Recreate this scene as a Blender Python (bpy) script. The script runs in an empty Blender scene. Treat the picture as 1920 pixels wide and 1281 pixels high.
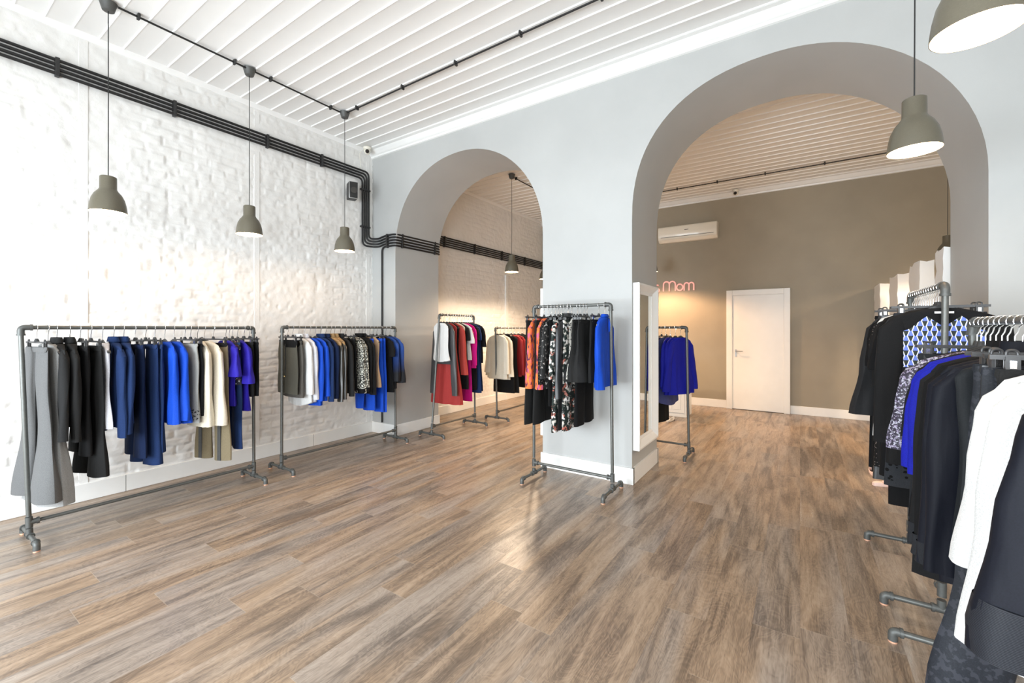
import bpy, bmesh, math, random
import numpy as np
from mathutils import Vector, Matrix
random.seed(7)
PI = math.pi
SC = bpy.context.scene
COL = SC.collection

# ------------------------------------------------------------------ camera
cd = bpy.data.cameras.new('camera'); cam = bpy.data.objects.new('camera', cd); COL.objects.link(cam)
cam.location = (0, 0, 1.42); cam.rotation_euler = (PI/2, 0, math.atan(540/807.0))
cd.sensor_width = 36; cd.lens = 807/1920*36; cd.shift_y = -23.5/1920; cd.clip_start = 0.05
SC.camera = cam
# ------------------------------------------------------------------ world and light
SC.view_settings.view_transform = 'Standard'; SC.view_settings.look = 'None'
SC.view_settings.gamma = 1; SC.view_settings.use_curve_mapping = False
SC.view_settings.exposure = 0.87
w = bpy.data.worlds.new('world'); SC.world = w; w.use_nodes = True
w.node_tree.nodes['Background'].inputs[0].default_value = (0.75, 0.87, 1.0, 1)
w.node_tree.nodes['Background'].inputs[1].default_value = 1.2
def area(name, loc, rot, sx, sy, power, col):
    l = bpy.data.lights.new(name, 'AREA'); l.shape = 'RECTANGLE'; l.size = sx; l.size_y = sy
    l.energy = power; l.color = col
    l.spread = math.radians(160)
    o = bpy.data.objects.new(name, l); COL.objects.link(o); o.location = loc; o.rotation_euler = rot
    return o
# daylight entering through the shop windows behind the camera
area('daylight_shop_window', (-2.75, -2.52, 1.3), (PI/2-0.18, 0, -0.15), 3.2, 2.0, 178, (0.86, 0.94, 1.0))
area('daylight_shop_window', (0.9, -2.52, 1.35), (PI/2-0.18, 0, 0.12), 2.2, 2.0, 88, (0.90, 0.96, 1.0))
# point light for added, unseen lamps of the back room; not called below
def point(name, loc, power, col, r=0.12):
    l = bpy.data.lights.new(name, 'POINT'); l.energy = power; l.color = col; l.shadow_soft_size = r
    o = bpy.data.objects.new(name, l); COL.objects.link(o); o.location = loc; return o

# ------------------------------------------------------------------ helpers
def setp(o, label=None, cat=None, group=None, kind=None):
    if label: o['label'] = label
    if cat: o['category'] = cat
    if group: o['group'] = group
    if kind: o['kind'] = kind
    return o
def empty(name, loc=(0, 0, 0), rz=0, label=None, cat=None, group=None):
    o = bpy.data.objects.new(name, None); COL.objects.link(o); o.location = loc; o.rotation_euler = (0, 0, rz)
    o.empty_display_size = 0.1
    return setp(o, label, cat, group)
class MB:
    def __init__(s): s.v = []; s.f = []
    def add(s, vs, fs):
        n = len(s.v); s.v += [tuple(p) for p in vs]; s.f += [tuple(i+n for i in f) for f in fs]; return s
    def box(s, x0, x1, y0, y1, z0, z1):
        vs = [(x, y, z) for x in (x0, x1) for y in (y0, y1) for z in (z0, z1)]
        return s.add(vs, [(0,1,3,2), (4,6,7,5), (0,4,5,1), (2,3,7,6), (0,2,6,4), (1,5,7,3)])
    def prism(s, poly, axis, a, b):
        # poly: 2D outline; axis: extrusion axis
        n = len(poly)
        def P(p, t):
            return {'x': (t, p[0], p[1]), 'y': (p[0], t, p[1]), 'z': (p[0], p[1], t)}[axis]
        vs = [P(p, a) for p in poly] + [P(p, b) for p in poly]
        fs = [(i, (i+1) % n, n+(i+1) % n, n+i) for i in range(n)] + [tuple(range(n))[::-1], tuple(range(n, 2*n))]
        return s.add(vs, fs)
    def tube(s, pts, r, n=12, caps=True, ry=None):
        pts = [Vector(p) for p in pts]; m = len(pts)
        rs = r if isinstance(r, (list, tuple)) else [r]*m
        base = len(s.v); up = None
        for i, p in enumerate(pts):
            t = (pts[min(i+1, m-1)] - pts[max(i-1, 0)]).normalized()
            if up is None:
                up = Vector((0, 0, 1)) if abs(t.z) < 0.9 else Vector((0, 1, 0))
            a = t.cross(up)
            if a.length < 1e-4: a = t.cross(Vector((1, 0, 0)))
            a.normalize(); b = a.cross(t).normalized(); up = b
            for k in range(n):
                th = 2*PI*k/n
                s.v.append(tuple(p + a*math.cos(th)*rs[i] + b*math.sin(th)*rs[i]))
        for i in range(m-1):
            for k in range(n):
                s.f.append((base+i*n+k, base+i*n+(k+1) % n, base+(i+1)*n+(k+1) % n, base+(i+1)*n+k))
        if caps:
            s.f.append(tuple(base+k for k in range(n))[::-1]); s.f.append(tuple(base+(m-1)*n+k for k in range(n)))
        return s
    def lathe(s, prof, n=32, c=(0, 0, 0)):
        base = len(s.v); m = len(prof)
        for r, z in prof:
            for k in range(n):
                th = 2*PI*k/n; s.v.append((c[0]+r*math.cos(th), c[1]+r*math.sin(th), c[2]+z))
        for i in range(m-1):
            for k in range(n):
                s.f.append((base+i*n+k, base+i*n+(k+1) % n, base+(i+1)*n+(k+1) % n, base+(i+1)*n+k))
        return s
    def mesh(s, name, mat, angle=35):
        me = bpy.data.meshes.new(name); me.from_pydata(s.v, [], s.f)
        bm = bmesh.new(); bm.from_mesh(me); bmesh.ops.recalc_face_normals(bm, faces=bm.faces); bm.to_mesh(me); bm.free()
        me.materials.append(mat)
        for p in me.polygons: p.use_smooth = True
        me.set_sharp_from_angle(angle=math.radians(angle))
        return me
    def build(s, name, mat, parent=None, angle=35, bevel=0, loc=None):
        o = bpy.data.objects.new(name, s.mesh(name, mat, angle)); COL.objects.link(o)
        if parent: o.parent = parent
        if loc: o.location = loc
        if bevel:
            b = o.modifiers.new('bevel', 'BEVEL'); b.width = bevel; b.segments = 2; b.limit_method = 'ANGLE'
        return o
def link(name, me, parent=None, loc=(0, 0, 0), rot=(0, 0, 0)):
    o = bpy.data.objects.new(name, me); COL.objects.link(o); o.location = loc; o.rotation_euler = rot
    if parent: o.parent = parent
    return o
def rounded(pts, r, seg=6):
    pts = [Vector(p) for p in pts]; out = [pts[0]]
    for i in range(1, len(pts)-1):
        a, b, c = pts[i-1], pts[i], pts[i+1]
        d1 = (a-b); d2 = (c-b); rr = min(r, d1.length*0.48, d2.length*0.48)
        p1 = b+d1.normalized()*rr; p2 = b+d2.normalized()*rr
        for k in range(seg+1):
            t = k/seg; out.append(p1*(1-t)**2 + b*2*t*(1-t) + p2*t*t)
    out.append(pts[-1]); return out

# ------------------------------------------------------------------ materials
def new_mat(name):
    m = bpy.data.materials.new(name); m.use_nodes = True
    nt = m.node_tree; return m, nt, nt.nodes['Principled BSDF']
def N(nt, t, **kw):
    n = nt.nodes.new(t)
    for k, v in kw.items():
        if k in ('operation', 'data_type', 'blend_type', 'feature', 'noise_dimensions', 'wave_type', 'bands_direction', 'distance'): 
            setattr(n, k, v)
        else: n.inputs[k.replace('_', ' ')].default_value = v
    return n
def L(nt, a, b): nt.links.new(a, b)
def math_n(nt, op, a, b=None):
    n = nt.nodes.new('ShaderNodeMath'); n.operation = op
    for i, x in enumerate((a, b)):
        if x is None: continue
        if isinstance(x, (int, float)): n.inputs[i].default_value = x
        else: L(nt, x, n.inputs[i])
    return n.outputs[0]
def ramp(nt, fac, stops, interp='LINEAR'):
    r = nt.nodes.new('ShaderNodeValToRGB'); r.color_ramp.interpolation = interp
    cr = r.color_ramp
    while len(cr.elements) < len(stops): cr.elements.new(0.5)
    for e, (p, c) in zip(cr.elements, stops):
        e.position = p; e.color = (*c, 1) if len(c) == 3 else c
    L(nt, fac, r.inputs[0]); return r.outputs[0]
def objcoord(nt, scale=(1, 1, 1), what='Object'):
    tc = nt.nodes.new('ShaderNodeTexCoord'); mp = nt.nodes.new('ShaderNodeMapping')
    mp.inputs['Scale'].default_value = scale; L(nt, tc.outputs[what], mp.inputs[0]); return mp.outputs[0]
def simple(name, col, rough=0.5, metal=0.0, bump=0, bscale=200, coat=0):
    m, nt, b = new_mat(name)
    b.inputs['Base Color'].default_value = (*col, 1); b.inputs['Roughness'].default_value = rough
    b.inputs['Metallic'].default_value = metal
    if coat: b.inputs['Coat Weight'].default_value = coat
    v = objcoord(nt)
    no = N(nt, 'ShaderNodeTexNoise', Scale=bscale, Detail=3.0); L(nt, v, no.inputs['Vector'])
    mix = nt.nodes.new('ShaderNodeMix'); mix.data_type = 'RGBA'; mix.inputs[0].default_value = 0
    lo = 0.985 if min(col) > 0.6 else 0.93; hi_ = 1.01 if min(col) > 0.6 else 1.05
    c2 = ramp(nt, no.outputs[0], [(0.3, tuple(x*lo for x in col)), (0.7, tuple(min(1, x*hi_) for x in col))])
    L(nt, c2, b.inputs['Base Color'])
    nt.nodes.remove(mix)
    if bump:
        bp = nt.nodes.new('ShaderNodeBump'); bp.inputs['Strength'].default_value = bump; bp.inputs['Distance'].default_value = 0.002
        L(nt, no.outputs[0], bp.inputs['Height']); L(nt, bp.outputs[0], b.inputs['Normal'])
    return m
def emis(name, col, st):
    m, nt, b = new_mat(name); b.inputs['Base Color'].default_value = (*col, 1)
    b.inputs['Emission Color'].default_value = (*col, 1); b.inputs['Emission Strength'].default_value = st
    return m
def plaster(name, col, var=0.04):
    m, nt, b = new_mat(name); b.inputs['Roughness'].default_value = 0.55
    v = objcoord(nt)
    a = N(nt, 'ShaderNodeTexNoise', Scale=1.7, Detail=4.0); L(nt, v, a.inputs['Vector'])
    c = ramp(nt, a.outputs[0], [(0.3, tuple(x*(1-var) for x in col)), (0.7, tuple(x*(1+var) for x in col))])
    L(nt, c, b.inputs['Base Color'])
    a2 = N(nt, 'ShaderNodeTexNoise', Scale=60.0, Detail=5.0); L(nt, v, a2.inputs['Vector'])
    bp = nt.nodes.new('ShaderNodeBump'); bp.inputs['Strength'].default_value = 0.12; bp.inputs['Distance'].default_value = 0.004
    L(nt, a2.outputs[0], bp.inputs['Height']); L(nt, bp.outputs[0], b.inputs['Normal'])
    return m
def cloth(name, col, rough=0.85, sheen=0.3, weave=900, pattern=None, spec=0.16):
    m, nt, b = new_mat(name)
    b.inputs['Roughness'].default_value = rough; b.inputs['Sheen Weight'].default_value = sheen
    b.inputs['Sheen Tint'].default_value = (*[min(1, c*1.5+0.02) for c in col], 1)
    b.inputs['Specular IOR Level'].default_value = spec
    v = objcoord(nt)
    n1 = N(nt, 'ShaderNodeTexNoise', Scale=weave*0.35, Detail=2.0); L(nt, v, n1.inputs['Vector'])
    lo = tuple(c*0.85 for c in col); hi = tuple(min(1, c*1.12) for c in col)
    cout = ramp(nt, n1.outputs[0], [(0.35, lo), (0.65, hi)])
    if pattern:
        cout = pattern(nt, v, cout)
    L(nt, cout, b.inputs['Base Color'])
    # soft creases
    mp = objcoord(nt, (14, 14, 2.0))
    n2 = N(nt, 'ShaderNodeTexNoise', Scale=1.0, Detail=3.0); L(nt, mp, n2.inputs['Vector'])
    bp = nt.nodes.new('ShaderNodeBump'); bp.inputs['Strength'].default_value = 0.5; bp.inputs['Distance'].default_value = 0.012
    L(nt, n2.outputs[0], bp.inputs['Height']); L(nt, bp.outputs[0], b.inputs['Normal'])
    return m
def mixc(nt, fac, a, b):
    mx = nt.nodes.new('ShaderNodeMix'); mx.data_type = 'RGBA'
    L(nt, fac, mx.inputs[0])
    for s, x in ((6, a), (7, b)):
        if isinstance(x, tuple): mx.inputs[s].default_value = (*x, 1)
        else: L(nt, x, mx.inputs[s])
    return mx.outputs[2]
def pat_spots(cols, scale, thr=0.55, det=2.0, stretch=(1, 1, 1)):
    def f(nt, v, base):
        mp = objcoord(nt, stretch); out = base
        for i, c in enumerate(cols):
            n = N(nt, 'ShaderNodeTexNoise', Scale=scale*(1+0.23*i), Detail=det); 
            ad = nt.nodes.new('ShaderNodeVectorMath'); ad.operation = 'ADD'; ad.inputs[1].default_value = (i*3.1, i*1.7, i*5.3)
            L(nt, mp, ad.inputs[0]); L(nt, ad.outputs[0], n.inputs['Vector'])
            k = ramp(nt, n.outputs[0], [(thr, (0, 0, 0)), (thr+0.04, (1, 1, 1))])
            out = mixc(nt, k, out, c)
        return out
    return f
def pat_vor(col, scale, thr=0.35):
    def f(nt, v, base):
        n = nt.nodes.new('ShaderNodeTexVoronoi'); n.inputs['Scale'].default_value = scale; L(nt, v, n.inputs['Vector'])
        k = ramp(nt, n.outputs['Distance'], [(thr-0.03, (1, 1, 1)), (thr+0.03, (0, 0, 0))])
        return mixc(nt, k, base, col)
    return f
def pat_hem(col, z0, scale=60, thr=0.4):       # cut-out dots in a band below local height z0
    def f(nt, v, base):
        n = nt.nodes.new('ShaderNodeTexVoronoi'); n.inputs['Scale'].default_value = scale; L(nt, v, n.inputs['Vector'])
        k = math_n(nt, 'LESS_THAN', n.outputs['Distance'], thr)
        s = nt.nodes.new('ShaderNodeSeparateXYZ'); L(nt, v, s.inputs[0])
        k2 = math_n(nt, 'LESS_THAN', s.outputs[2], z0); k3 = math_n(nt, 'GREATER_THAN', s.outputs[2], z0-0.09)
        return mixc(nt, math_n(nt, 'MULTIPLY', k, math_n(nt, 'MULTIPLY', k2, k3)), base, col)
    return f
def pat_rib(col, freq=260):
    def f(nt, v, base):
        s = nt.nodes.new('ShaderNodeSeparateXYZ'); L(nt, v, s.inputs[0])
        k = math_n(nt, 'SINE', math_n(nt, 'MULTIPLY', s.outputs[2], freq*8.0))
        return mixc(nt, math_n(nt, 'GREATER_THAN', k, 0.55), base, col)
    return f
def pat_grade(col, z0, z1):                     # a dyed colour change down the garment
    def f(nt, v, base):
        s = nt.nodes.new('ShaderNodeSeparateXYZ'); L(nt, v, s.inputs[0])
        mr = nt.nodes.new('ShaderNodeMapRange'); L(nt, s.outputs[2], mr.inputs[0])
        mr.inputs[1].default_value = z0; mr.inputs[2].default_value = z1
        return mixc(nt, mr.outputs[0], base, col)
    return f

M = {}
M['arch_paint'] = plaster('grey wall paint', (0.435, 0.44, 0.43))
M['back_paint'] = plaster('taupe wall paint', (0.315, 0.275, 0.205), 0.07)
M['white_paint'] = simple('white gloss paint', (0.82, 0.82, 0.80), 0.35, bscale=8)
M['ceil'] = simple('white ceiling paint', (0.87, 0.865, 0.845), 0.5, bscale=4)
M['plain_wall'] = plaster('off white wall paint', (0.72, 0.71, 0.68))
M['pipe'] = simple('grey iron pipe', (0.125, 0.128, 0.12), 0.42, 0.5, bump=0.25, bscale=60)
M['fitting'] = simple('grey cast fitting', (0.10, 0.103, 0.098), 0.5, 0.4, bump=0.4, bscale=90)
M['footcap'] = simple('copper foot cap', (0.75, 0.42, 0.28), 0.4, 0.3)
M['black_plastic'] = simple('black plastic', (0.018, 0.018, 0.018), 0.4)
M['hanger'] = simple('dark grey hanger plastic', (0.035, 0.035, 0.036), 0.38)
M['chrome'] = simple('chrome', (0.85, 0.85, 0.86), 0.15, 1.0)
M['conduit'] = simple('black conduit', (0.007, 0.0065, 0.0065), 0.55)
M['shade'] = simple('olive grey enamel', (0.115, 0.102, 0.072), 0.38)
M['canopy'] = simple('dark grey canopy plastic', (0.07, 0.07, 0.065), 0.5)
M['shade_in'] = simple('white shade lining', (0.85, 0.82, 0.75), 0.5)
M['cord'] = simple('black cord', (0.02, 0.02, 0.02), 0.6)
M['bulb'] = emis('lamp diffuser', (1.0, 0.66, 0.36), 20)
M['metal_dark'] = simple('dark metal', (0.05, 0.05, 0.05), 0.4, 0.5)
M['silver'] = simple('silver trim', (0.6, 0.6, 0.6), 0.3, 0.8)
M['gold'] = simple('gold metal', (0.85, 0.62, 0.28), 0.25, 1.0)
M['ac'] = simple('cream white plastic', (0.80, 0.76, 0.66), 0.3, coat=0.3)
M['sign'] = emis('pink sign letters', (0.85, 0.42, 0.37), 0.28)
M['steel'] = simple('brushed steel', (0.6, 0.6, 0.58), 0.3, 1.0)
M['tag'] = simple('white paper tag', (0.85, 0.85, 0.85), 0.6)
M['slot'] = simple('dark slot', (0.05, 0.045, 0.04), 0.6)
M['glass_lens'] = simple('black lens', (0.01, 0.01, 0.012), 0.1)
m, nt, b = new_mat('mirror glass'); b.inputs['Metallic'].default_value = 1; b.inputs['Roughness'].default_value = 0.01
b.inputs['Base Color'].default_value = (0.86, 0.88, 0.86, 1); M['mirror'] = m

# painted brick (shape is in the mesh; this adds the fine skin of paint)
def brickmat(name, col):
    m, nt, b = new_mat(name); b.inputs['Roughness'].default_value = 0.5
    v = objcoord(nt)
    a = N(nt, 'ShaderNodeTexNoise', Scale=3.0, Detail=5.0); L(nt, v, a.inputs['Vector'])
    c = ramp(nt, a.outputs[0], [(0.25, tuple(x*0.94 for x in col)), (0.7, col)])
    L(nt, c, b.inputs['Base Color'])
    a2 = N(nt, 'ShaderNodeTexNoise', Scale=45.0, Detail=6.0, Roughness=0.6); L(nt, v, a2.inputs['Vector'])
    bp = nt.nodes.new('ShaderNodeBump'); bp.inputs['Strength'].default_value = 0.35; bp.inputs['Distance'].default_value = 0.006
    L(nt, a2.outputs[0], bp.inputs['Height']); L(nt, bp.outputs[0], b.inputs['Normal'])
    return m
M['brick'] = brickmat('white painted brick', (0.82, 0.81, 0.785))

# floor of oak laminate planks
def floormat():
    m, nt, b = new_mat('oak laminate planks')
    tc = nt.nodes.new('ShaderNodeTexCoord'); sp = nt.nodes.new('ShaderNodeSeparateXYZ'); L(nt, tc.outputs['Object'], sp.inputs[0])
    PW, PL = 0.192, 1.28
    xs = math_n(nt, 'DIVIDE', sp.outputs[0], PW); row = math_n(nt, 'FLOOR', xs)
    wn = nt.nodes.new('ShaderNodeTexWhiteNoise'); wn.noise_dimensions = '1D'; L(nt, row, wn.inputs['W'])
    ys = math_n(nt, 'ADD', math_n(nt, 'DIVIDE', sp.outputs[1], PL), math_n(nt, 'MULTIPLY', wn.outputs[0], 7.0))
    pid = math_n(nt, 'FLOOR', ys)
    cb = nt.nodes.new('ShaderNodeCombineXYZ'); L(nt, row, cb.inputs[0]); L(nt, pid, cb.inputs[1])
    wn2 = nt.nodes.new('ShaderNodeTexWhiteNoise'); wn2.noise_dimensions = '3D'; L(nt, cb.outputs[0], wn2.inputs['Vector'])
    r2 = wn2.outputs[0]
    # seams
    fx = math_n(nt, 'FRACT', xs); fy = math_n(nt, 'FRACT', ys)
    ex = math_n(nt, 'MULTIPLY', math_n(nt, 'MINIMUM', fx, math_n(nt, 'SUBTRACT', 1.0, fx)), PW)
    ey = math_n(nt, 'MULTIPLY', math_n(nt, 'MINIMUM', fy, math_n(nt, 'SUBTRACT', 1.0, fy)), PL)
    seam = math_n(nt, 'LESS_THAN', math_n(nt, 'MINIMUM', ex, ey), 0.0009)
    seamy = math_n(nt, 'LESS_THAN', ey, 0.0012)
    # grain, shifted per plank
    off = nt.nodes.new('ShaderNodeVectorMath'); off.operation = 'MULTIPLY_ADD'
    L(nt, wn2.outputs['Color'], off.inputs[0]); off.inputs[1].default_value = (13, 17, 9); L(nt, tc.outputs['Object'], off.inputs[2])
    def grain(sc, scale, det, dist):
        mp = nt.nodes.new('ShaderNodeMapping'); mp.inputs['Scale'].default_value = sc; L(nt, off.outputs[0], mp.inputs[0])
        n = N(nt, 'ShaderNodeTexNoise', Scale=scale, Detail=det, Distortion=dist); L(nt, mp.outputs[0], n.inputs['Vector']); return n.outputs[0]
    g1 = grain((5.5, 0.75, 1), 1.5, 5.0, 1.4)     # broad bands
    g2 = grain((34, 1.6, 1), 2.0, 6.0, 0.8)     # streaks
    g3 = grain((180, 8, 1), 2.0, 3.0, 0.2)     # fibre
    g4 = grain((2.4, 1.0, 1), 2.2, 3.0, 2.4)    # cathedral figure source
    rings = math_n(nt, 'SINE', math_n(nt, 'MULTIPLY', g4, 75.0))
    s = math_n(nt, 'ADD', math_n(nt, 'MULTIPLY', g1, 0.52), math_n(nt, 'MULTIPLY', g2, 0.22))
    s = math_n(nt, 'ADD', s, math_n(nt, 'MULTIPLY', g3, 0.24))
    s = math_n(nt, 'ADD', s, math_n(nt, 'MULTIPLY', rings, 0.024))
    s = math_n(nt, 'ADD', s, math_n(nt, 'MULTIPLY', math_n(nt, 'SUBTRACT', r2, 0.5), 0.045))
    c = ramp(nt, s, [(0.30, (0.092, 0.064, 0.046)), (0.42, (0.185, 0.131, 0.091)), (0.50, (0.290, 0.206, 0.139)), (0.58, (0.37, 0.268, 0.185)), (0.70, (0.46, 0.36, 0.265))])
    # greyer planks and warmer planks
    g5 = grain((3.0, 0.35, 1), 1.3, 2.0, 0.5)
    gr = ramp(nt, g5, [(0.42, (0, 0, 0)), (0.62, (1, 1, 1))])
    grey = nt.nodes.new('ShaderNodeHueSaturation'); grey.inputs['Saturation'].default_value = 0.55; grey.inputs['Value'].default_value = 0.92; L(nt, c, grey.inputs['Color'])
    c = mixc(nt, math_n(nt, 'MULTIPLY', gr, 0.8), c, grey.outputs[0])
    c = mixc(nt, math_n(nt, 'MULTIPLY', seam, 0.25), c, (0.13, 0.09, 0.07))
    c = mixc(nt, math_n(nt, 'MULTIPLY', seamy, 0.35), c, (0.55, 0.47, 0.38))
    L(nt, c, b.inputs['Base Color'])
    rr = ramp(nt, s, [(0.35, (0.36,)*3), (0.65, (0.27,)*3)]); L(nt, rr, b.inputs['Roughness'])
    b.inputs['Specular IOR Level'].default_value = 0.5
    bp = nt.nodes.new('ShaderNodeBump'); bp.inputs['Strength'].default_value = 0.25; bp.inputs['Distance'].default_value = 0.0012
    L(nt, s, bp.inputs['Height']); L(nt, bp.outputs[0], b.inputs['Normal'])
    return m
M['floor'] = floormat()

# ------------------------------------------------------------------ room shell
XL, XR = -4.915, 2.35          # left wall, right wall
YF, YA, YB, YR = -2.6, 3.875, 4.69, 8.585   # shop front, arch wall front and back, rear wall
ZC = 3.86
def st(name, mb, mat, **kw):
    o = mb.build(name, mat, **kw); setp(o, kind='structure'); return o
st('floor', MB().box(XL-0.15, XR+0.15, YF-0.15, YR+0.15, -0.1, 0), M['floor'])

# left wall: painted brick in relief
def vnoise(u, v, seed, per=1.0):
    rs = np.random.RandomState(seed); T = rs.rand(256, 256)
    u = u/per; v = v/per; iu = np.floor(u).astype(int); iv = np.floor(v).astype(int); fu = u-iu; fv = v-iv
    fu = fu*fu*(3-2*fu); fv = fv*fv*(3-2*fv)
    g = lambda a, b: T[a % 256, b % 256]
    return (g(iu, iv)*(1-fu)+g(iu+1, iv)*fu)*(1-fv)+(g(iu, iv+1)*(1-fu)+g(iu+1, iv+1)*fu)*fv
def relief(Y, Z):
    Yw = Y+(vnoise(Y, Z, 1, 0.21)-0.5)*0.045; Zw = Z+(vnoise(Y, Z, 2, 0.27)-0.5)*0.030
    rh = 0.078; row = np.floor(Zw/rh); fz = Zw/rh-row
    bw = 0.255; fy = Yw/bw+0.5*(row % 2)+0.13*np.sin(row*12.9); fy = fy-np.floor(fy)
    dz = np.minimum(fz, 1-fz)*rh; dy = np.minimum(fy, 1-fy)*bw
    d = np.minimum(dz, dy); mort = np.clip(1-d/0.011, 0, 1)
    wear = np.clip((vnoise(Y, Z, 3, 0.5)-0.25)*2.2, 0, 1)       # some courses are filled with paint
    h = -0.0095*mort*wear
    bid = np.floor(Yw/bw+0.5*(row % 2)+0.13*np.sin(row*12.9))
    rnd = np.sin(bid*127.1+row*311.7)*43758.5; rnd = rnd-np.floor(rnd)
    h += (rnd-0.5)*0.0085*wear
    h += (vnoise(Y, Z, 4, 0.040)-0.5)*0.0075 + (vnoise(Y, Z, 5, 0.085)-0.5)*0.008 + (vnoise(Y, Z, 6, 0.6)-0.5)*0.006
    chip = np.clip(vnoise(Y, Z, 7, 0.06)-0.80, 0, 1)*0.06*np.clip(1.6-Z*0.35, 0.3, 1)
    return (h-chip)*0.85
def brick_grid(name, y0, y1, z0, z1, x, step=0.0125):
    ny = int((y1-y0)/step)+1; nz = int((z1-z0)/step)+1
    Y, Z = np.meshgrid(np.linspace(y0, y1, ny), np.linspace(z0, z1, nz), indexing='ij')
    X = x+relief(Y, Z)
    co = np.stack([X, Y, Z], -1).reshape(-1, 3)
    i = np.arange(ny-1)[:, None]*nz+np.arange(nz-1)[None, :]; i = i.reshape(-1)
    quads = np.stack([i, i+nz, i+nz+1, i+1], -1).astype(np.int32)
    me = bpy.data.meshes.new(name); me.vertices.add(len(co)); me.vertices.foreach_set('co', co.reshape(-1).astype(np.float32))
    me.loops.add(quads.size); me.loops.foreach_set('vertex_index', quads.reshape(-1))
    me.polygons.add(len(quads)); me.polygons.foreach_set('loop_start', np.arange(0, quads.size, 4, dtype=np.int32))
    me.polygons.foreach_set('loop_total', np.full(len(quads), 4, dtype=np.int32))
    me.update(); me.validate(); me.materials.append(M['brick'])
    me.polygons.foreach_set('use_smooth', np.ones(len(quads), dtype=bool))
    return me
wl = MB().box(XL-0.2, XL-0.03, YF-0.15, YR+0.15, 0, ZC+0.1).build('wall_left', M['brick']); setp(wl, kind='structure')
setp(link('brick_face', brick_grid('brick_face', YF, YR, 0, ZC+0.02, XL), wl))
# two flat plaster strips running up the brick
for yy in (0.985, 2.35, 3.80):
    MB().box(XL-0.03, XL+0.003, yy-0.03, yy+0.03, 0, ZC).build('plaster_strip', M['brick'], wl, bevel=0.004)
# plain walls
st('wall_right', MB().box(XR, XR+0.15, YF-0.15, YR+0.15, 0, ZC+0.1), M['plain_wall'])
st('wall_back', MB().box(XL-0.1, XR+0.1, YR, YR+0.15, 0, ZC+0.1), M['back_paint'])
# shop front behind the camera: piers and beams round two tall window openings
wf = MB()
for x0, x1 in ((XL-0.1, -4.6), (-1.2, -0.3), (2.05, XR+0.1)): wf.box(x0, x1, YF-0.15, YF, 0, ZC+0.1)
wf.box(XL-0.1, XR+0.1, YF-0.15, YF, 2.45, ZC+0.1); wf.box(XL-0.1, XR+0.1, YF-0.15, YF, 0, 0.35)
st('wall_front', wf, M['plain_wall'])
for i, (x0, x1) in enumerate(((-4.6, -1.2), (-0.3, 2.05))):
    fr = MB()
    for a, b_ in ((x0, x0+0.06), (x1-0.06, x1), ((x0+x1)/2-0.03, (x0+x1)/2+0.03)): fr.box(a, b_, YF-0.12, YF-0.05, 0.35, 2.45)
    fr.box(x0, x1, YF-0.12, YF-0.05, 0.35, 0.41); fr.box(x0, x1, YF-0.12, YF-0.05, 2.39, 2.45)
    st('window_%d' % (i+1), fr, M['white_paint'])

# arch wall
def arch_curve(c, a, zs, b, el, er, n=40):
    out = []
    for k in range(n+1):
        t = PI - PI*k/n; u = math.cos(t)
        e = el if u < 0 else er
        x = c+a*u; z = zs+b*max(0, 1-abs(u)**e)**(1/e); out.append((x, z))
    return out
A1 = arch_curve(-3.33, 1.12, 2.41, 1.105, 2.2, 2.0); A2 = arch_curve(-0.15, 1.125, 2.41, 1.14, 2.35, 2.0)
def arch_wall():
    bm = bmesh.new()
    top = ZC+0.1
    outline = [(XL-0.1, 0), (-4.45, 0)] + A1 + [(-2.21, 0), (-1.275, 0)] + A2 + [(0.975, 0), (XR+0.1, 0)]
    def quad(p): 
        return bm.faces.new([bm.verts.new(q) for q in p])
    # front and back faces as strips up to the top
    for y in (YA, YB):
        segs = [((XL-0.1, 0), (-4.45, 0))] + list(zip(A1[:-1], A1[1:])) + [((-2.21, 0), (-1.275, 0))] + list(zip(A2[:-1], A2[1:])) + [((0.975, 0), (XR+0.1, 0))]
        for (xa, za), (xb, zb) in segs:
            quad([(xa, y, za), (xb, y, zb), (xb, y, top), (xa, y, top)])
    for A in (A1, A2):
        path = [(A[0][0], 0)] + A + [(A[-1][0], 0)]
        for p, q in zip(path[:-1], path[1:]):
            quad([(p[0], YA, p[1]), (q[0], YA, q[1]), (q[0], YB, q[1]), (p[0], YB, p[1])])
    bmesh.ops.remove_doubles(bm, verts=bm.verts, dist=1e-4)
    bmesh.ops.recalc_face_normals(bm, faces=bm.faces)
    me = bpy.data.meshes.new('wall_arches'); bm.to_mesh(me); bm.free(); me.materials.append(M['arch_paint'])
    for p in me.polygons: p.use_smooth = True
    me.set_sharp_from_angle(angle=math.radians(40))
    for p in me.polygons: p.use_smooth = abs(p.normal.y) < 0.5
    return link('wall_arches', me)
setp(arch_wall(), kind='structure')

# boarded ceiling: lapped boards with a bead on each edge, running across the room
def ceiling():
    P = 0.157; prof = []
    y = YF-0.1; 
    while y < YR+0.1:
        prof += [(y, ZC), (y+0.003, ZC-0.006), (y+0.009, ZC-0.009), (y+0.015, ZC-0.006), (y+0.022, ZC-0.0035), (y+P-0.003, ZC)]
        y += P
    mb = MB(); n = len(prof)
    vs = [(XL-0.1, p[0], p[1]) for p in prof]+[(XR+0.1, p[0], p[1]) for p in prof]
    fs = [(i, i+1, n+i+1, n+i) for i in range(n-1)]
    vs += [(XL-0.1, YF-0.1, ZC+0.1), (XR+0.1, YF-0.1, ZC+0.1), (XL-0.1, prof[-1][0], ZC+0.1), (XR+0.1, prof[-1][0], ZC+0.1)]
    k = 2*n; fs += [(k, k+1, k+3, k+2)]
    mb.add(vs, fs); return mb
st('ceiling', ceiling(), M['ceil'], angle=25)
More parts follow.
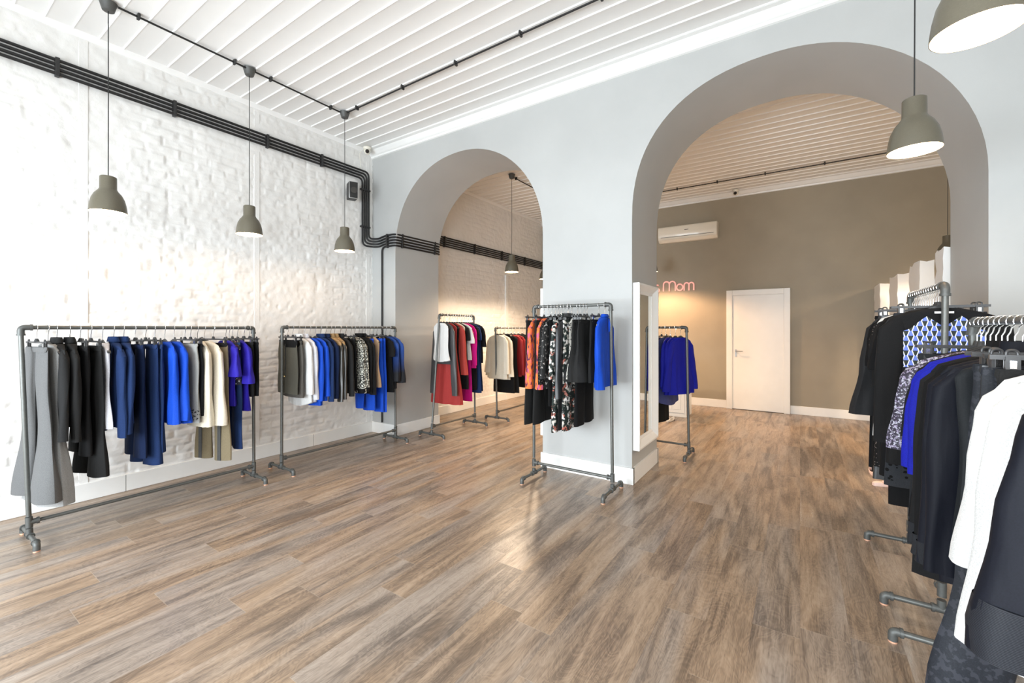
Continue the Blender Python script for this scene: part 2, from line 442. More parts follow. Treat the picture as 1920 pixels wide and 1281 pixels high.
# crown moulding
def crown(y, sgn):
    pr = [(0, -0.095), (0.020, -0.090), (0.024, -0.070), (0.045, -0.062), (0.050, -0.050), (0.082, -0.028), (0.088, -0.016), (0.125, -0.010), (0.128, 0.03), (0, 0.03)]
    return [(y+sgn*p[0], ZC+p[1]) for p in pr]
st('trim_1', MB().prism(crown(YA, -1), 'x', XL, XR), M['white_paint'], angle=50)
st('trim_2', MB().prism(crown(YR, -1), 'x', XL, XR), M['white_paint'], angle=50)
st('trim_3', MB().prism(crown(YB, 1), 'x', XL, XR), M['white_paint'], angle=50)
# the plaster fillet between boards and brick wall
st('trim_4', MB().prism([(XL-0.02, ZC-0.055), (XL+0.012, ZC-0.05), (XL+0.03, ZC-0.02), (XL+0.032, ZC+0.03), (XL-0.02, ZC+0.03)], 'y', YF, YR), M['ceil'])
# baseboards
def bb(name, x0, x1, y0, y1, h=0.148):
    return st(name, MB().box(x0, x1, y0, y1, 0, h), M['white_paint'], bevel=0.004)
b1 = bb('baseboard_left', XL-0.02, XL+0.016, YF, YA-0.0, 0.145)
for yy in (-0.2, 1.25, 3.0): MB().box(XL+0.0155, XL+0.0165, yy-0.0015, yy+0.0015, 0, 0.144).build('joint', M['slot'], b1)
bb('baseboard_left_rear', XL-0.02, XL+0.016, YB, YR, 0.145)
bb('baseboard_corner', XL, -4.45+0.016, YA-0.016, YA+0.02); bb('baseboard_jamb_left', -4.46, -4.45+0.016, YA-0.016, YB+0.016)
pb = MB().box(-2.226, -1.259, YA-0.016, YA+0.02, 0, 0.148).box(-2.226, -1.259, YB-0.02, YB+0.016, 0, 0.148).box(-1.29, -1.259, YA, YB, 0, 0.148).box(-2.226, -2.19, YA, YB, 0, 0.148)
st('baseboard_pillar', pb, M['white_paint'])
bb('baseboard_right_arch', 0.959, XR, YA-0.016, YA+0.02); bb('baseboard_jamb_right', 0.959, 0.99, YA, YB+0.016)
bb('baseboard_back', XL, -1.095, YR-0.016, YR+0.01, 0.14); bb('baseboard_back_right', -0.135, XR, YR-0.016, YR+0.01, 0.14)
# white wiring strip up the rear brick wall
st('trim_5', MB().box(XL-0.02, XL+0.03, 7.09, 7.17, 0, 2.5), M['white_paint'], bevel=0.004)

# rear door
d = MB().box(-1.0, -0.225, YR-0.045, YR-0.005, 0.008, 2.012).build('door_1', M['white_paint'], bevel=0.003); setp(d, kind='structure')
fr = MB().box(-1.095, -1.0, YR-0.06, YR, 0, 2.105).box(-0.225, -0.135, YR-0.06, YR, 0, 2.105).box(-1.0, -0.225, YR-0.06, YR, 2.012, 2.105)
fr.build('door_frame', M['white_paint'], d, bevel=0.004)
MB().tube([(-0.945, YR-0.05, 1.03), (-0.945, YR-0.10, 1.03), (-0.83, YR-0.10, 1.03)], 0.009).build('door_handle', M['steel'], d)
MB().box(-0.958, -0.932, YR-0.052, YR-0.044, 0.93, 1.06).build('lock_plate', M['steel'], d)
MB().box(-1.0, -0.225, YR-0.05, YR-0.01, 0.0, 0.008).build('threshold', M['slot'], d)

# ------------------------------------------------------------------ garment racks
def T(a, b, t): return tuple(x+(y-x)*t for x, y in zip(a, b))
def rack(name, top0, top1, bot0, bot1, perp, label, foot=0.215, r=0.0135, zt=1.43, offs=0):
    """top/bot: (x, y) of the two posts; perp: unit vector of the feet"""
    root = empty(name, (bot0[0], bot0[1], 0), 0, label, 'clothes rack')
    o = Vector((bot0[0], bot0[1], 0))
    def P(x, y, z): return Vector((x, y, z))-o
    a0, a1 = P(*top0, zt), P(*top1, zt); c0, c1 = P(*bot0, 0.05), P(*bot1, 0.05)
    ax = (a1-a0).normalized(); pv = Vector((perp[0], perp[1], 0))
    MB().tube([a0+ax*0.03, a1-ax*0.03], r).build('top_rail', M['pipe'], root)
    for a, c, sg in ((a0, c0, 1), (a1, c1, -1)):
        MB().tube([c+(a-c)*0.09, c+(a-c)*0.975], r).build('post', M['pipe'], root)
        u = (c-a).normalized()
        mb = MB().tube(rounded([a+ax*sg*0.05, a, a+u*0.05], 0.03), r*1.35, 14)
        mb.tube([a+ax*sg*0.042, a+ax*sg*0.054], r*1.6, 14).tube([a+u*0.042, a+u*0.054], r*1.6, 14)
        mb.build('elbow_fitting', M['fitting'], root)
        ct = c+(a-c)*0.062
        mb = MB().tube([ct-(a-c).normalized()*0.035, ct+(a-c).normalized()*0.035], r*1.35, 14).tube([ct, ct+ax*sg*0.045], r*1.3, 14)
        mb.tube([ct+ax*sg*0.034, ct+ax*sg*0.047], r*1.6, 14)
        mb.build('tee_fitting', M['fitting'], root)
        mb = MB().tube([c-pv*0.035, c+pv*0.035], r*1.35, 14).tube([c, c+(a-c).normalized()*0.045], r*1.3, 14)
        mb.tube([c-pv*0.037, c-pv*0.026], r*1.6, 14).tube([c+pv*0.037, c+pv*0.026], r*1.6, 14)
        mb.build('tee_fitting', M['fitting'], root)
        MB().tube([c-pv*foot, c+pv*foot], r, 14).build('foot_rail', M['pipe'], root)
        for s in (-1, 1):
            e = c+pv*s*foot; 
            mb = MB().tube(rounded([e-pv*s*0.035, e, e+Vector((0, 0, -0.042))], 0.024), r*1.35, 14)
            mb.tube([e-pv*s*0.036, e-pv*s*0.024], r*1.6, 14)
            mb.build('elbow_fitting', M['fitting'], root)
            MB().tube([e+Vector((0, 0, -0.040)), e+Vector((0, 0, -0.050))], r*1.25, 14).build('foot_cap', M['footcap'], root)
    t = 0.062
    MB().tube([c0+(a0-c0)*t+ax*0.04, c1+(a1-c1)*t-ax*0.04], r*0.9, 12).build('bottom_rail', M['pipe'], root)
    return root
XP, YP = (1, 0), (0, 1)
rack('garment_rack', (-4.26, 0.555), (-4.26, 2.005), (-4.26, 0.595), (-4.26, 2.01), XP, 'low pipe clothes rack nearest the left edge, against the white brick wall', zt=1.43)
rack('garment_rack', (-4.27, 2.281), (-4.27, 3.716), (-4.27, 2.275), (-4.27, 3.72), XP, 'low pipe clothes rack ending at the small arch, against the white brick wall', zt=1.437)
rack('garment_rack', (-4.00, 4.235), (-3.99, 4.95), (-4.0, 4.09), (-3.99, 4.98), XP, 'tall narrow pipe rack inside the small arch with a white blouse in front', zt=1.61)
rack('garment_rack', (-3.90, 5.37), (-3.90, 6.83), (-3.9, 5.41), (-3.9, 6.82), XP, 'low pipe rack deep behind the small arch with cream blouses', zt=1.437)
rack('garment_rack', (-2.11, 3.53), (-1.345, 3.53), (-2.11, 3.53), (-1.33, 3.53), YP, 'tall pipe rack in front of the wide grey pillar', zt=1.63)
rack('garment_rack', (-1.95, 5.04), (-1.045, 5.04), (-1.95, 5.04), (-1.02, 5.04), YP, 'low pipe rack behind the pillar, past the standing mirror', zt=1.437)
rack('garment_rack', (0.59, 2.925), (0.59, 3.72), (0.575, 2.915), (0.59, 3.735), XP, 'tall pipe rack of black clothes at the right, beside the large arch', zt=1.635)
rack('garment_rack', (0.59, 2.52), (0.59, 1.06), (0.59, 2.585), (0.59, 1.06), XP, 'low pipe rack nearest the camera at the right edge', foot=0.24, zt=1.448)

# ------------------------------------------------------------------ hangers (origin = top of the rail line)
def hook_pts(z1):
    r = 0.0205; pts = []
    for k in range(13):
        t = math.radians(205-k*265/12)
        pts.append((r*math.cos(t), 0, r*math.sin(t)-0.003))
    x, _, z = pts[-1]
    pts += [(0.006, 0, -0.040), (0, 0, -0.052), (0, 0, z1)]
    return pts
HOOK_A = MB().tube([(p[0], p[1], p[2]) for p in hook_pts(-0.096)], 0.0021, 8).mesh('hook', M['chrome'])
def hanger_body():
    mb = MB(); n = 14; pts = []; rs = []
    up, lo = [], []
    for k in range(-n, n+1):
        u = k/n; x = 0.172*u; z = -0.100-0.078*abs(u)**1.1
        th = 0.021*(1-0.45*abs(u)); yy = 0.004*abs(u)**2
        up.append((x, z+th*0.5, yy)); lo.append((x, z-th*0.5, yy))
    vs, fs = [], []
    for (x, zu, yy), (_, zl, _) in zip(up, lo):
        hw = 0.0055+0.004*abs(x/0.172)
        vs += [(x, yy-hw, zu), (x, yy+hw, zu), (x, yy+hw, zl), (x, yy-hw, zl)]
    m = len(up)
    for i in range(m-1):
        for k in range(4): fs.append((i*4+k, i*4+(k+1) % 4, (i+1)*4+(k+1) % 4, (i+1)*4+k))
    fs += [(3, 2, 1, 0), tuple((m-1)*4+k for k in range(4))]
    mb.add(vs, fs); return mb
HBODY = hanger_body().mesh('shoulder_bar', M['hanger'], 40)
CBAR = MB().box(-0.185, 0.185, -0.005, 0.005, -0.106, -0.094).tube([(0, 0, -0.075), (0, 0, -0.100)], [0.008, 0.016], 10).mesh('clip_bar', M['hanger'])
def clip_mb():
    return MB().tube(rounded([(-0.010, 0, -0.135), (-0.010, 0, -0.082), (0.010, 0, -0.082), (0.010, 0, -0.135)], 0.01), 0.0036, 8).box(-0.013, 0.013, -0.009, -0.003, -0.150, -0.098).box(-0.013, 0.013, 0.003, 0.009, -0.150, -0.098)
CLIP = clip_mb().mesh('clip', M['hanger']); CSPR = MB().box(-0.006, 0.006, -0.0105, 0.0105, -0.128, -0.108).mesh('clip_spring', M['chrome'])
def hanger(kind, loc, rz, label, group, cx=0.14):
    h = empty('clothes_hanger' if kind == 's' else 'clip_hanger', loc, rz, label, 'hanger', group)
    link('hook', HOOK_A, h)
    if kind == 's': link('shoulder_bar', HBODY, h)
    else:
        link('clip_bar', CBAR, h)
        for s in (-1, 1):
            c = link('clip', CLIP, h, (s*cx, 0, 0)); link('clip_spring', CSPR, c)
    return h

# ------------------------------------------------------------------ clothes
def loft(rings, n=34, folds=0.0, k=5, seed=0, hem=None, e=2.4, close_top=False, sway=0.0):
    """rings: (cx, cy, z, rx, ry); folds grow downwards"""
    rd = random.Random(seed); ph = [rd.uniform(0, 6.28) for _ in range(4)]; swx = rd.uniform(-1, 1)*sway; swy = rd.uniform(-1, 1)*sway
    vs, fs = [], []; m = len(rings); z0, z1 = rings[0][2], rings[-1][2]
    for i, (cx, cy, z, rx, ry) in enumerate(rings):
        t = (z-z0)/(z1-z0) if z1 != z0 else 0
        for j in range(n):
            th = 2*PI*j/n; c, s = math.cos(th), math.sin(th)
            x = math.copysign(abs(c)**(2/e), c)*rx; y = math.copysign(abs(s)**(2/e), s)*ry
            w_ = folds*(0.15+t)*(math.sin(k*th+ph[0]+0.8*t)+0.5*math.sin((2*k-1)*th+ph[1]-1.2*t))
            y += w_*0.9*abs(s)**0.5+0.003*math.sin(9*t+ph[2]+2*th); x += w_*0.5*c+0.004*math.sin(7*t+ph[3]+th)*t
            zz = z
            if hem and i > m-4: 
                zz += hem(th)*((i-(m-4))/3.0)
            vs.append((cx+x+swx*t*t, cy+y+swy*t*t, zz))
    for i in range(m-1):
        for j in range(n): fs.append((i*n+j, i*n+(j+1) % n, (i+1)*n+(j+1) % n, (i+1)*n+j))
    mb = MB(); mb.add(vs, fs)
    if close_top: mb.f.append(tuple(range(n)))
    return mb
def interp(keys, m):
    out = []
    for i in range(m):
        t = keys[0][0]+(keys[-1][0]-keys[0][0])*i/(m-1)
        for a, b_ in zip(keys[:-1], keys[1:]):
            if a[0] >= t >= b_[0] or a[0] <= t <= b_[0]:
                u = (t-a[0])/(b_[0]-a[0]) if b_[0] != a[0] else 0; u = u*u*(3-2*u)
                out.append((t,)+tuple(p+(q-p)*u for p, q in zip(a[1:], b_[1:]))); break
    return out
def torso(Lg, w=0.19, wh=0.20, d=0.022, dh=None, folds=0.006, k=5, seed=0, hem=None, neck=0.068):
    dh = dh or d*1.7
    head = [(0, 0, -0.112, neck, 0.030), (0, 0, -0.122, neck+0.035, 0.030), (0, 0, -0.135, w*0.72, 0.027), (0, 0, -0.152, w*0.93, d*1.05), (0, 0, -0.178, w*1.02, d)]
    body = interp([(-0.215, w, d), (-0.40, w*0.95, d), (-Lg, wh, dh)], 14)
    return loft(head+[(0, 0, z, a, b_) for z, a, b_ in body], folds=folds, k=k, seed=seed, hem=hem, sway=0.014)
def sleeve(s, Ls, r0=0.052, r1=0.044, seed=0, w=0.19, out=0.035, d=0.027, folds=0.003, fwd=0.0, flare=None, sway=0.014):
    x0 = s*(w-0.042)
    ks = [(-0.158, x0, 0.022, d*0.7), (-0.175, x0+s*0.018, r0*0.8, d), (-0.23, x0+s*0.028, r0, d*1.05), (-0.15-Ls*0.5, x0+s*(0.03+out*0.5), (r0+r1)/2, d*1.1), (-0.15-Ls, x0+s*(0.03+out), flare or r1, d*(1.5 if flare else 1.0))]
    rr = interp(ks, 13)
    return loft([(a, -fwd*(i/12)**1.5, z, b_, c) for i, (z, a, b_, c) in enumerate(rr)], n=22, folds=folds*(2.2 if flare else 1), k=3, seed=seed, e=2.1, sway=sway)
def legs(Lg, hw=0.165, hemr=0.10, kr=0.09, d=0.020, seed=0, spread=0.02, dh=0.03, folds=0.004):
    mb = MB()
    for s in (-1, 1):
        ks = [(-0.135, s*hw*0.5, hw*0.515, d*0.8), (-0.36, s*(hw*0.5+0.008), hw*0.54, d*1.2), (-0.36-(Lg-0.36)*0.45, s*(hw*0.52+spread*0.5), kr, d*1.15), (-Lg, s*(hw*0.52+spread), hemr, dh)]
        rr = interp(ks, 15)
        q = loft([(a, 0.004*s, z, b_, c) for z, a, b_, c in rr], n=26, folds=folds, k=3, seed=seed+s, e=1.9, hem=lambda th: 0.004*math.cos(th))
        mb.add(q.v, q.f)
    return mb
def skirt_mb(Lg, hw=0.165, wh=0.20, d=0.018, dh=0.035, folds=0.005, k=5, seed=0, hem=None):
    rr = interp([(-0.135, hw, d), (-0.30, hw+0.018, d*1.25), (-Lg, wh, dh)], 14)
    return loft([(0, 0, z, a, b_) for z, a, b_ in rr], folds=folds, k=k, seed=seed, hem=hem)
def band(hw, d, mat, root, z0=-0.130, h=0.034):
    loft([(0, 0, z0, hw+0.003, d*0.95), (0, 0, z0-h*0.5, hw+0.004, d), (0, 0, z0-h, hw+0.003, d)], n=30, seed=3).build('waistband', mat, root)
def collar_mb(hh=0.045, r=0.046, d=0.024):
    return loft([(0, 0, -0.118, r+0.020, d+0.004), (0, 0, -0.100, r+0.006, d), (0, 0, -0.118+hh, r-0.004, d-0.004), (0, 0, -0.112+hh, r+0.004, d+0.002), (0, 0, -0.105, r+0.022, d+0.009)], n=26, seed=5)

CNT = [0]
def garment(kind, loc, rz, mat, label, group=None, **o):
    CNT[0] += 1; sd = CNT[0]*17
    name = o.get('name', kind); cat = o.get('cat', kind)
    g = empty(name, loc, rz, label, cat, group)
    mt = M[mat]; Lg = o.get('L', 0.75)
    m2 = M[o['mat2']] if 'mat2' in o else mt
    if kind in ('blouse', 'blazer', 'shirt', 'jacket', 'top', 'dress', 'tunic', 'coat', 'waistcoat'):
        w = o.get('w', 0.19); d = o.get('d', 0.018); fo = o.get('folds', 0.0055 if kind in ('blazer', 'jacket', 'coat') else 0.010)
        hem = None
        if o.get('curve'): 
            cv = o['curve']; hem = lambda th, cv=cv: cv*abs(math.cos(th))**1.5
        torso(Lg, w, o.get('wh', 0.205), d, o.get('dh'), fo, o.get('k', 5), sd, hem).build('body', mt, g)
        sl = o.get('sl', 0)
        if sl:
            for s in (-1, 1):
                q = sleeve(s, sl, o.get('r0', 0.052), o.get('r1', 0.044), sd+s, w, o.get('out', 0.03), o.get('ds', 0.024), 0.003, o.get('fwd', 0.01), o.get('flare'), 0.0 if 'cuff' in o else 0.014)
                sv = q.build('sleeve', m2, g)
                if 'cuff' in o:
                    z1 = -0.15-sl; ot = o.get('out', 0.03); rf = o.get('flare') or o.get('r1', 0.044); hh = o.get('cuffh', 0.07)
                    r0_ = o.get('r0', 0.052); ds_ = o.get('ds', 0.024); rm = (r0_+o.get('r1', 0.044))/2; df = ds_*(1.5 if o.get('flare') else 1.0)
                    xa = s*(w-0.042)+s*(0.03+ot*0.5); xb = s*(w-0.042)+s*(0.03+ot); cr = []
                    for q_ in (hh, hh*0.5, -0.002):
                        u = 1-max(0, q_)/(sl*0.5); u = u*u*(3-2*u)
                        cr.append((xa+(xb-xa)*u, -0.009, z1+q_, rm+(rf-rm)*u+0.004, ds_*1.1+(df-ds_*1.1)*u+0.005))
                    loft(cr, n=26, seed=sd, e=2.1).build('cuff', M[o['cuff']], sv)
        if o.get('collar', kind in ('blazer', 'jacket', 'shirt', 'coat')):
            collar_mb(o.get('ch', 0.045)).build('collar', M[o.get('cmat', mat)], g)
        if o.get('tagc'):
            MB().box(-0.012, 0.012, -d-0.012, -d-0.010, -0.20, -0.15).build('price_tag', M['tag'], g)
        if o.get('neckline'):
            loft([(0, 0, -0.108, 0.070, 0.034), (0, 0, -0.120, 0.078, 0.035)], n=24, seed=2).build('neckline_binding', m2, g)
        if o.get('buttons'):
            mb = MB()
            for i in range(3): mb.lathe([(0, 0.003), (0.007, 0.002), (0.008, 0)], 10, (0, 0, 0)); 
        if kind in ('blazer',) or o.get('lapel'):
            for s in (-1, 1):
                MB().prism([(s*0.055, -0.118), (s*0.082, -0.150), (s*0.060, -0.235), (s*0.006, -0.40), (s*0.002, -0.385)], 'y', -d-0.011, -d-0.006).build('lapel', mt, g, bevel=0.002)
    elif kind in ('trousers',):
        legs(Lg, o.get('hw', 0.165), o.get('hem', 0.10), o.get('kr', 0.088), seed=sd, spread=o.get('spread', 0.02), dh=o.get('dh', 0.028)).build('trouser_legs', mt, g)
        band(o.get('hw', 0.165), 0.019, m2, g)
        if o.get('stripe'):
            for s in (-1, 1):
                x = s*(o.get('hw', 0.165)*0.52+o.get('spread', 0.02)); 
                MB().prism([(x-0.015, -0.55), (x+0.015, -0.55), (x+0.020, -Lg+0.002), (x-0.020, -Lg+0.002)], 'y', -0.036, -0.030).build('side_stripe', M[o['stripe']], g)
    elif kind in ('skirt', 'shorts'):
        skirt_mb(Lg, o.get('hw', 0.165), o.get('wh', 0.19), 0.018, o.get('dh', 0.03), o.get('folds', 0.004), o.get('k', 5), sd).build('skirt_panel', mt, g)
        band(o.get('hw', 0.165), 0.020, m2, g, h=o.get('bh', 0.034))
        if o.get('zip'):
            MB().box(-0.003, 0.003, -0.030, -0.024, -0.48, -0.165).build('zip', M['metal_dark'], g)
            MB().lathe([(0, -0.008), (0.010, -0.004), (0.011, 0.004), (0, 0.008)], 12, (0, -0.034, -0.488)).build('zip_pull', M['gold'], g)
        if o.get('clasp'):
            for s in (-1, 1): MB().box(s*0.09-0.018, s*0.09+0.018, -0.028, -0.021, -0.175, -0.163).build('clasp', M['gold'], g, bevel=0.002)
    return g
HANG_CLIP = ('trousers', 'skirt', 'shorts')
def hang(rackname, axis, fixed, zb, specs):
    """specs: (position along rail, kind, material, label, options)"""
    for pos, kind, mat, label, o in specs:
        loc = (fixed, pos, zb) if axis == 'y' else (pos, fixed, zb)
        rz = (0 if axis == 'y' else PI/2) + math.radians(o.get('yaw', random.uniform(-2.5, 2.5)))
        if o.get('drop'): pass
        garment(kind, loc, rz, mat, label, None, **o)
        short = label.split(' on ')[0].split(',')[0]
        ws = short.split(' ')[:9]
        hk = 'c' if kind in HANG_CLIP else 's'
        nm = ('black clip hanger of the ' if hk == 'c' else 'black shoulder hanger of the ')+label
        hanger(hk, loc, rz, ' '.join(nm.split(' ')[:16]), 'hangers on the '+rackname, o.get('hw', 0.165)-0.025)

# fabrics
C = cloth
M['grey_wool'] = C('light grey wool', (0.26, 0.26, 0.255), sheen=0.1); M['mid_grey'] = C('mid grey wool', (0.115, 0.115, 0.115), sheen=0.1)
M['charcoal'] = C('charcoal cloth', (0.017, 0.017, 0.017), sheen=0.05); M['black'] = C('black cloth', (0.006, 0.006, 0.0065), sheen=0.0)
M['black2'] = C('soft black cloth', (0.010, 0.010, 0.0105), sheen=0.03); M['black_satin'] = C('black satin', (0.02, 0.021, 0.023), 0.35, 0.1, spec=0.5)
M['navy'] = C('navy cloth', (0.013, 0.030, 0.095), sheen=0.05); M['navy_dark'] = C('dark navy cloth', (0.007, 0.015, 0.048), sheen=0.05)
M['royal'] = C('royal blue cloth', (0.008, 0.062, 0.46), 0.7, 0.05); M['violet_blue'] = C('violet blue cloth', (0.022, 0.014, 0.28), 0.6, 0.05)
M['ultra'] = C('ultramarine jersey', (0.008, 0.012, 0.28), 0.7, 0.05); M['white'] = C('white cloth', (0.62, 0.62, 0.61)); M['cream'] = C('cream cloth', (0.66, 0.60, 0.49))
M['lilac_white'] = C('cool white cloth', (0.60, 0.60, 0.64)); M['khaki'] = C('khaki cloth', (0.21, 0.17, 0.105)); M['black_stripe'] = C('grey satin stripe', (0.07, 0.07, 0.07), 0.4)
M['olive_grey'] = C('olive grey tweed', (0.07, 0.066, 0.052)); M['grey_tweed'] = C('grey brown tweed', (0.09, 0.082, 0.072))
M['leather'] = C('black leather', (0.030, 0.028, 0.024), 0.30, 0, spec=0.6); M['tan'] = C('tan suede', (0.30, 0.19, 0.09)); M['beige'] = C('beige cloth', (0.50, 0.35, 0.22))
M['rust'] = C('rust red chiffon', (0.36, 0.045, 0.035), 0.7); M['red'] = C('brick red chiffon', (0.32, 0.035, 0.032), 0.7); M['dark_red'] = C('dark red satin', (0.20, 0.014, 0.016), 0.5)
M['magenta'] = C('magenta cloth', (0.52, 0.006, 0.19), 0.7); M['slate'] = C('slate grey satin', (0.05, 0.05, 0.052), 0.45, 0.1, spec=0.4)
M['slate_blue'] = C('dusty navy chiffon', (0.05, 0.06, 0.17), 0.6)
M['seq_bw'] = C('black and white sequin cloth', (0.03, 0.03, 0.028), 0.45, 0, pattern=pat_spots([(0.55, 0.55, 0.46), (0.75, 0.75, 0.68)], 75, 0.56))
M['orange_print'] = C('orange printed cloth', (0.72, 0.15, 0.05), 0.7, pattern=pat_spots([(0.50, 0.10, 0.20), (0.75, 0.22, 0.04), (0.06, 0.02, 0.06)], 38, 0.56, 3.0, (1, 1, 0.35)))
M['lace'] = C('black lace', (0.007, 0.007, 0.007), 0.7, 0.0, pattern=pat_vor((0.16, 0.13, 0.12), 75, 0.25))
M['lace_silver'] = C('black lace with silver thread', (0.02, 0.02, 0.02), 0.5, pattern=pat_spots([(0.45, 0.42, 0.40)], 60, 0.6, 2, (1, 1, 0.5)))
M['floral'] = C('dark floral printed cloth', (0.025, 0.035, 0.032), 0.6, 0.05, pattern=pat_spots([(0.50, 0.16, 0.12), (0.62, 0.58, 0.52), (0.78, 0.75, 0.72), (0.02, 0.03, 0.026), (0.015, 0.02, 0.02)], 17, 0.56, 4.0))
M['dots'] = C('patterned navy cloth', (0.02, 0.02, 0.03), 0.7, pattern=pat_spots([(0.45, 0.10, 0.10), (0.5, 0.5, 0.5)], 45, 0.62))
M['silver_trim'] = C('silver sequin trim', (0.55, 0.53, 0.48), 0.3, 0, pattern=pat_spots([(0.05, 0.05, 0.05)], 60, 0.58))
M['grey_cut'] = C('grey cloth with cut out hem', (0.27, 0.27, 0.26), pattern=pat_hem((0.03, 0.03, 0.03), -0.655))
M['black_cut'] = C('black cloth with cut out hem', (0.024, 0.026, 0.030), pattern=pat_hem((0.003, 0.003, 0.003), -0.93, 38, 0.33))
M['black_cut2'] = C('black tunic cloth with cut out hem', (0.018, 0.019, 0.021), pattern=pat_hem((0.002, 0.002, 0.002), -0.80, 34, 0.33))
M['blue_fade'] = C('blue lace fading to black', (0.010, 0.010, 0.012), 0.6, pattern=pat_grade((0.02, 0.06, 0.25), -0.55, -0.25))
M['lilac_seq'] = C('lilac grey sequin cloth', (0.035, 0.030, 0.045), 0.45, 0, pattern=pat_spots([(0.22, 0.19, 0.28), (0.40, 0.40, 0.48)], 95, 0.55))
M['dark_floral'] = C('charcoal brocade', (0.016, 0.018, 0.023), 0.55, 0.1, pattern=pat_spots([(0.030, 0.032, 0.040)], 62, 0.52, 3.0))
M['green_print'] = C('black cloth with lime print', (0.012, 0.014, 0.016), 0.6, pattern=pat_spots([(0.35, 0.48, 0.13)], 7, 0.66))
M['ink'] = C('blue black cloth', (0.006, 0.007, 0.012), 0.6, 0.0); M['rib'] = C('ribbed dark cloth', (0.009, 0.010, 0.014), 0.5, 0.05, pattern=pat_rib((0.032, 0.034, 0.040)))
M['cuffgrey'] = C('dark grey cuff cloth', (0.018, 0.019, 0.022), sheen=0.05)
M['sheer'] = C('sheer black chiffon', (0.016, 0.016, 0.017), 0.6)
# the geometric printed cloth of the black tunic: rows of flared shapes in blue and black with white outlines
def geomat():
    m, nt, b = new_mat('geometric print'); b.inputs['Roughness'].default_value = 0.8
    tc = nt.nodes.new('ShaderNodeTexCoord'); s = nt.nodes.new('ShaderNodeSeparateXYZ'); L(nt, tc.outputs['Object'], s.inputs[0])
    cw, ch = 0.0175, 0.025
    zz = math_n(nt, 'DIVIDE', s.outputs[2], ch); rz_ = math_n(nt, 'FLOOR', zz); fz = math_n(nt, 'FRACT', zz)
    odd = math_n(nt, 'MODULO', math_n(nt, 'ABSOLUTE', rz_), 2.0)
    # zigzag boundary between cells
    tri = math_n(nt, 'MULTIPLY', math_n(nt, 'SUBTRACT', fz, 0.5), 0.42)
    sg = math_n(nt, 'SUBTRACT', math_n(nt, 'MULTIPLY', odd, 2.0), 1.0)
    xx = math_n(nt, 'DIVIDE', s.outputs[0], cw)
    cell = math_n(nt, 'MULTIPLY', xx, 0.5); ca = math_n(nt, 'FRACT', cell)            # 0..1 over a pair
    bal = math_n(nt, 'ADD', 0.5, math_n(nt, 'MULTIPLY', tri, sg))
    blue = math_n(nt, 'LESS_THAN', math_n(nt, 'MULTIPLY', math_n(nt, 'ABSOLUTE', math_n(nt, 'SUBTRACT', ca, 0.5)), 2.0), bal)
    ed = math_n(nt, 'ABSOLUTE', math_n(nt, 'SUBTRACT', math_n(nt, 'MULTIPLY', math_n(nt, 'ABSOLUTE', math_n(nt, 'SUBTRACT', ca, 0.5)), 2.0), bal))
    line = math_n(nt, 'LESS_THAN', ed, 0.11)
    bxor = math_n(nt, 'ABSOLUTE', math_n(nt, 'SUBTRACT', blue, odd))
    c = mixc(nt, bxor, (0.018, 0.025, 0.022), (0.13, 0.20, 0.62)); c = mixc(nt, line, c, (0.8, 0.8, 0.8))
    L(nt, c, b.inputs['Base Color']); return m
M['geo'] = geomat()

